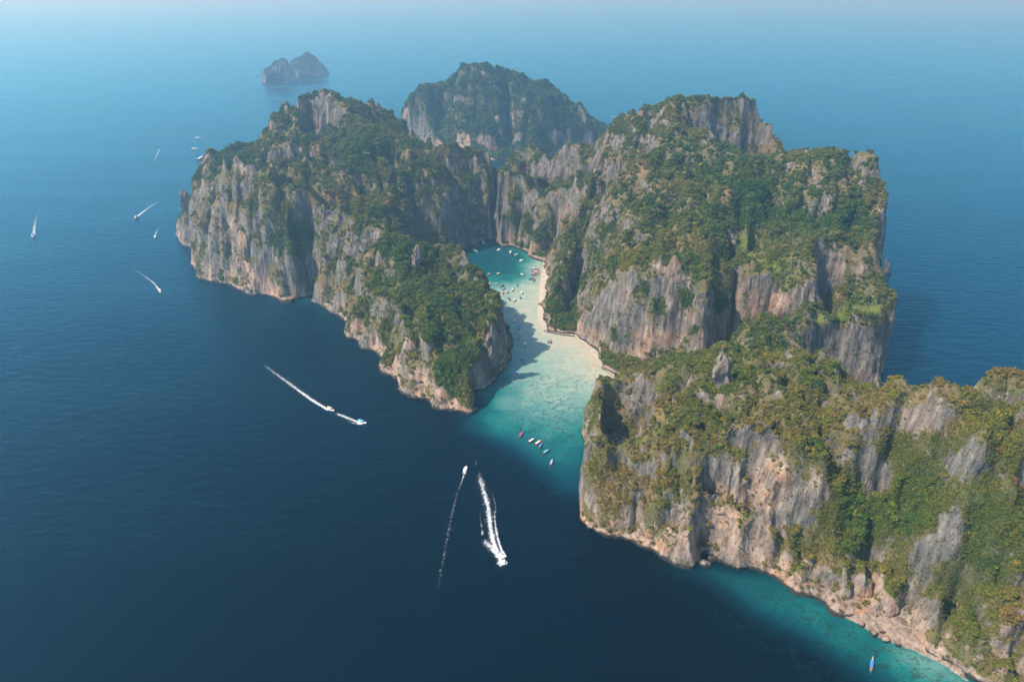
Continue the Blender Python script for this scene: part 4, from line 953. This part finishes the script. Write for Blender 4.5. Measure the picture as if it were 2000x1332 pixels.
def place_boat(kind, px, py, hx, hy, label, cat, group=None, z=0.0, scale=1.0):
    """(hx, hy) is a photo point the bow aims at"""
    x, y, _ = onz(px, py); x2, y2, _ = onz(hx, hy); rz = math.atan2(y2 - y, x2 - x)
    nm = {'lt': 'longtail_boat', 'sp': 'speedboat', 'tb': 'tour_boat', 'ya': 'yacht'}[kind[0]]
    t = empty(nm, (x, y, z), rz); t.scale = (scale,) * 3
    tag(t, label, cat, group)
    parts = longtail(kind[1], kind[2]) if kind[0] == 'lt' else speedboat(kind[1], kind[1] != 'open') if kind[0] == 'sp' else tourboat() if kind[0] == 'tb' else yacht()
    for n, me in parts: add(n, me, t)
    BOATS.append((x, y)); return t
LT = lambda h, r: ('lt', h, r)
SP = lambda r: ('sp', r)
G1, G2, G3, G4 = 'longtail boats moored over the reef edge', 'speedboats moored at the inner end of the lagoon', 'longtail boats spread over the lagoon shallows', 'boats rafted against the lagoon beach'
B = place_boat
for a in [
 (LT('magenta','magenta'),1018,850,1023,843,'magenta covered longtail boat, outermost of the row moored on the reef edge',G1),
 (LT('wood','white'),1038,862,1046,857,'white roofed longtail boat, second in the row moored on the reef edge',G1),
 (LT('red','white'),1051,866,1058,861,'red hulled longtail boat with white roof in the reef edge row',G1),
 (LT('wood','blue'),1056,872,1060,865,'blue roofed longtail boat tucked beside the red hulled one',G1),
 (LT('wood','sky'),1066,884,1073,879,'light blue roofed longtail boat, second from the cliff in the reef edge row',G1),
 (LT('wood','lilac'),1077,905,1080,897,'lilac roofed longtail boat moored nearest the cliff at the channel mouth',G1),
 (LT('tan','blue'),1702,1298,1704,1285,'longtail boat with blue roof alone by the shore of the nearest ridge',None),
 (LT('wood','tan'),955,537,961,534,'longtail boat trailing a thin wake in the dark lagoon pool',G3),
 (LT('wood','white'),973,536,980,533,'longtail boat crossing the dark pool right of the one with a wake',G3),
 (LT('wood','white'),1020,538,1027,541,'longtail boat in the dark pool next to the rafted boats',G3),
 (LT('red','white'),956,556,954,549,'red longtail boat at the cliff end of the row on the pool edge',G3),
 (LT('teal','tan'),970,556,978,556,'teal longtail boat lying sideways on the pool edge',G3),
 (LT('wood','navy'),981,560,989,556,'dark longtail boat, upper one of the pair tied together',G3),
 (LT('blue','blue'),984,565,987,559,'blue longtail boat, lower one of the pair tied together',G3),
 (LT('teal','blue'),1010,557,1008,551,'blue teal longtail boat at the edge of the dark pool above the shallows',G3),
 (LT('wood','white'),1001,567,1001,561,'small white roofed longtail boat just below the dark pool',G3),
 (LT('teal','sky'),974,572,972,566,'sky blue longtail boat nearest the headland cliff in the shallows',G3),
 (LT('red','orange'),982,573,981,566,'orange red longtail boat beside the sky blue one in the shallows',G3),
 (LT('wood','lilac'),991,571,990,564,'lilac roofed longtail boat in the middle of the shallows',G3),
 (LT('wood','white'),1019,573,1017,566,'white roofed longtail boat nearest the beach in the shallows',G3),
 (LT('navy','navy'),994,585,989,579,'dark blue longtail boat lying aslant in the lower shallows',G3),
 (LT('wood','white'),1005,587,1006,580,'white roofed longtail boat lowest in the shallow cluster',G3),
 (LT('blue','teal'),1016,582,1014,576,'blue longtail boat at the lower beach side of the shallow cluster',G3),
 (LT('wood','white'),1005,628,1004,621,'longtail boat alone between the two headland shadows',G3),
 (LT('navy','blue'),1013,661,1013,650,'dark blue longtail boat behind the speedboat in the channel',G3),
 (LT('blue','navy'),979,756,982,748,'blue longtail boat in the shade of the headland tip',G3),
 (LT('blue','sky'),1070,667,1069,659,'blue longtail boat pulled to the sandy strip near the lagoon mouth',G4),
 (LT('wood','orange'),1075,668,1075,660,'brown longtail boat beside the blue one at the sandy strip',G4)]:
    B(a[0], a[1], a[2], a[3], a[4], a[5], 'boat', a[6])
raft = [(1042,525,'white'),(1045,527,'sky'),(1048,529,'red'),(1042,530,'blue'),(1046,532,'white'),(1049,534,'orange'),(1042,536,'sky'),(1047,538,'red')]
names = ['first','second','third','fourth','fifth','sixth','seventh','last']
for i, (x, y, c) in enumerate(raft):
    B(LT('wood' if i % 2 else 'red', c), x, y, x + 8, y - 3 + (i % 3) * 2, f'{c} roofed longtail boat, {names[i]} from the far end of the raft at the beach', 'boat', G4)
for i, (x, y, c, l) in enumerate([(1034,545,'teal','teal roofed longtail boat at the outer end of the small trio off the beach'),(1039,545,'blue','blue roofed longtail boat in the middle of the small trio off the beach'),(1043,548,'red','red roofed longtail boat at the beach end of the small trio')]):
    B(LT('wood', c), x, y, x + 3, y - 7, l, 'boat', G4)
for x, y, hx, hy, r, l in [
 (926,478,934,481,'white','white speedboat moored closest to the shaded inner lagoon wall'),(944,475,941,470,'white','white speedboat moored highest at the inner end of the lagoon'),
 (928,491,938,494,'white','largest looking white speedboat in the dark inner pool'),(899,500,906,504,'white','white speedboat half hidden behind the headland knob'),
 (974,490,983,485,'white','white speedboat near the central lagoon pillar'),(997,494,999,486,'white','white speedboat pointing at the lagoon end wall'),
 (1008,499,1016,495,'sky','blue roofed speedboat right of the one pointing at the end wall'),(1018,511,1027,507,'white','white speedboat moored closest to the head of the beach')]:
    B(SP(r), x, y, hx, hy, l, 'boat', G2, scale=1.05)
for x, y, hx, hy, r, l in [
 (1013,640,1009,630,'blue','blue roofed speedboat throwing foam in the channel shallows'),(1025,674,1023,664,'white','white roofed speedboat idling in the channel'),
 (1020,706,1020,696,'navy','dark roofed speedboat with a short wake in the channel'),(1007,732,1013,723,'blue','blue roofed speedboat leaving the headland shadow, lowest in the channel'),
 (909,920,913,908,'white','white speedboat heading into the lagoon mouth'),(980,1091,987,1103,'open','open white speedboat at the end of the broad foam trail'),
 (707,826,722,830,'sky','speedboat with light blue roof leading the long curved wake'),(646,801,657,806,'tan','brown roofed speedboat following in the long curved wake'),
 (313,570,317,576,'white','white speedboat with a curved wake nearest the island end'),(303,465,302,470,'white','small white speedboat heading away from the sea stack'),
 (311,295,312,292,'white','tiny white speedboat farthest out on the open sea'),(1196,229,1190,229,'white','white speedboat racing across the sea behind the massif')]:
    B(SP(r), x, y, hx, hy, l, 'boat', None, scale=1.1)
B(('tb',), 266, 427, 258, 434, 'two deck tour boat with a blue roof and a straight wake', 'boat')
B(('tb',), 65, 463, 63, 472, 'two deck tour boat nearest the picture edge heading out', 'boat')
B(('ya',), 393, 312, 380, 315, 'large motor yacht with dark hull anchored off the island end', 'yacht')
B(('tb',), 381, 292, 388, 292, 'white cruiser anchored just beyond the motor yacht', 'boat')
B(('tb',), 387, 271, 392, 271, 'distant white cruiser anchored beyond the other anchored boats', 'boat')
B(('tb',), 502, 148, 512, 147, 'barely visible white boat beside the far islets', 'boat')

# ------------------------------------------------------------------ wakes
def foam_material():
    m, nt, out = new_mat('foam'); b = NB(nt)
    pos = b.n('ShaderNodeNewGeometry').outputs['Position']
    u = b.attr('u').outputs['Fac']; f = b.attr('f').outputs['Fac']
    n = b.math('ADD', b.math('MULTIPLY', b.noise(pos, 0.42, 5, 0.7), 0.65), b.math('MULTIPLY', b.noise(pos, 1.7, 3, 0.6), 0.35))
    edge = b.math('SUBTRACT', 1.0, b.math('POWER', b.math('ABSOLUTE', u), 1.6))
    dens = b.math('MULTIPLY', edge, f)
    a = b.remap(b.math('ADD', b.math('SUBTRACT', b.math('MULTIPLY', n, 2.0), 0.5), b.math('MULTIPLY', b.math('SUBTRACT', dens, 0.55), 0.9)), 0.28, 1.05)
    a = b.math('MULTIPLY', a, b.remap(f, 0.0, 0.7, 0.0, 0.95))
    d = b.n('ShaderNodeBsdfDiffuse'); d.inputs[0].default_value = (0.78, 0.82, 0.84, 1)
    t = b.n('ShaderNodeBsdfTransparent'); mx = b.n('ShaderNodeMixShader')
    b.link(a, mx.inputs[0]); b.link(t.outputs[0], mx.inputs[1]); b.link(d.outputs[0], mx.inputs[2]); b.link(mx.outputs[0], out.inputs[0]); return m
FOAM = foam_material()
def wake(strips, label):
    V = []; Fq = []; U = []; D = []
    strips = [(p, a * 1.05, b_ * 1.15, c * .85, d * .8) for p, a, b_, c, d in strips] + [(p, a * 1.6, b_ * 2.6, c * .42, d * .5) for p, a, b_, c, d in strips]
    for path, w0, w1, f0, f1 in strips:                 # path from the boat backwards; width and foam density from head to tail
        P = [np.array(onz(*p)[:2]) for p in path]
        Q = []
        for i in range(len(P) - 1):
            p0 = P[max(i - 1, 0)]; p1 = P[i]; p2 = P[i + 1]; p3 = P[min(i + 2, len(P) - 1)]; n = max(2, int(np.linalg.norm(p2 - p1) / 2.0))
            for k in range(n):
                t = k / n; Q.append(0.5 * ((2 * p1) + (p2 - p0) * t + (2 * p0 - 5 * p1 + 4 * p2 - p3) * t * t + (3 * p1 - p0 - 3 * p2 + p3) * t ** 3))
        Q.append(P[-1]); N = len(Q); b0 = len(V); M = 9
        for i, q_ in enumerate(Q):
            t = i / (N - 1); d = Q[min(i + 1, N - 1)] - Q[max(i - 1, 0)]; d = d / (np.linalg.norm(d) + 1e-9); nr = np.array([-d[1], d[0]])
            w = (w0 + (w1 - w0) * t ** 0.6) * (1 + 0.18 * math.sin(i * .8) * math.sin(i * .23 + 1)); den = f0 + (f1 - f0) * t
            if t > 0.8: den *= (1 - t) / 0.2
            for k in range(M):
                uu = -1 + 2 * k / (M - 1); x, y = q_ + nr * uu * w
                V.append((x, y, 0.10 + 0.35 * (1 - uu * uu) * den * (0.6 + 0.4 * math.sin(i * 1.3 + k)))); U.append(uu); D.append(den)
        for i in range(N - 1):
            for k in range(M - 1): a = b0 + i * M + k; Fq.append((a, a + 1, a + M + 1, a + M))
    o = add('wake', np_mesh('wake', np.array(V), np.array(Fq), FOAM, True, {'u': U, 'f': D})); tag(o, label, 'wake', kind='stuff')
wake([([(981,1093),(966,1066),(958,1030),(953,990),(942,950),(931,908)], 2.6, 3.2, 1.25, .75), ([(985,1099),(968,1080),(952,1062),(941,1048)], 2.2, 3.4, 1.35, .75), ([(943,1045),(939,1018),(936,990)], 1.6, 1.4, .75, .3),
      ([(987,1088),(977,1068),(970,1040),(966,1010),(967,985),(955,940)], 1.8, 1.2, 1.2, .25), ([(989,1096),(980,1101),(972,1094)], 2.2, 2.2, 1.5, 1.3), ([(931,908),(926,888),(922,870)], 2.6, 2, .5, .2)], 'broad white foam trail behind the open speedboat')
wake([([(906,928),(900,945),(893,962)], .9, 1.3, .9, .5), ([(893,962),(882,1010),(870,1070),(858,1130),(850,1200)], 1.4, 3.0, .56, .4)], 'thin wake of the speedboat entering the lagoon mouth')
wake([([(708,828),(690,821),(668,812),(650,805)], 2.2, 2.4, 1.2, .85), ([(704,829),(690,826),(676,820)], 1.4, 1.4, 1.0, .5), ([(642,801),(615,785),(585,764),(555,742),(525,720),(498,698)], 2.6, 3.0, 1.2, .45)], 'long curved wake of the two speedboats off the headland')
wake([([(313,571),(300,553),(280,538),(258,522),(250,508)], 2.0, 1.5, 1.1, .3)], 'curved wake of the speedboat nearest the island end')
wake([([(303,464),(306,452),(315,440),(328,430)], 1.8, 1.4, 1.0, .3)], 'short wake of the small speedboat heading away from the sea stack')
wake([([(268,424),(280,414),(300,400),(325,385)], 3.0, 3.5, 1.2, .3)], 'straight wake behind the blue roofed tour boat')
wake([([(66,459),(67,445),(70,428),(74,405)], 4.0, 4.0, 1.0, .25)], 'fading wake behind the outermost tour boat')
wake([([(310,296),(306,304),(301,314),(292,330)], 2.2, 1.5, 1.0, .3)], 'faint wake of the farthest small speedboat')
wake([([(1198,229),(1220,230),(1245,231),(1275,232),(1330,233)], 4.0, 6.0, 1.4, .8)], 'long straight wake crossing the sea behind the massif')
wake([([(1015,645),(1019,652),(1024,660)], 1.6, 2.6, 1.1, .6)], 'foam behind the blue roofed speedboat in the channel')
wake([([(1020,711),(1020,717),(1020,722)], 1.2, 1.6, 1.0, .6)], 'foam behind the dark roofed speedboat in the channel')
wake([([(1004,737),(1002,742),(1001,748)], 1.2, 1.6, 1.0, .5)], 'foam behind the lowest speedboat in the channel')
wake([([(951,539),(946,542),(938,547)], .6, .8, 1.0, .5)], 'thin foam line behind the longtail boat in the dark pool')
print('boats', len(BOATS), time.time() - T0)

# ------------------------------------------------------------------ haze
def haze_box():
    bm = bmesh.new(); bmesh.ops.create_cube(bm, size=1.0)
    me = bpy.data.meshes.new('haze'); bm.to_mesh(me); bm.free()
    o = add('haze', me); o.scale = (86000, 86000, 440); o.location = (0, 0, 440 / 2 - 14)
    m, nt, out = new_mat('haze_air'); v = nt.nodes.new('ShaderNodeVolumePrincipled')
    v.inputs['Color'].default_value = (0.32, 0.56, 0.78, 1); v.inputs['Absorption Color'].default_value = (1, 1, 1, 1); v.inputs['Density'].default_value = HAZE_DENSITY; v.inputs['Anisotropy'].default_value = 0.6
    nt.links.new(v.outputs[0], out.inputs['Volume']); me.materials.append(m)
    tag(o, 'pale blue haze hanging over the whole sea', 'haze', kind='stuff')
haze_box()
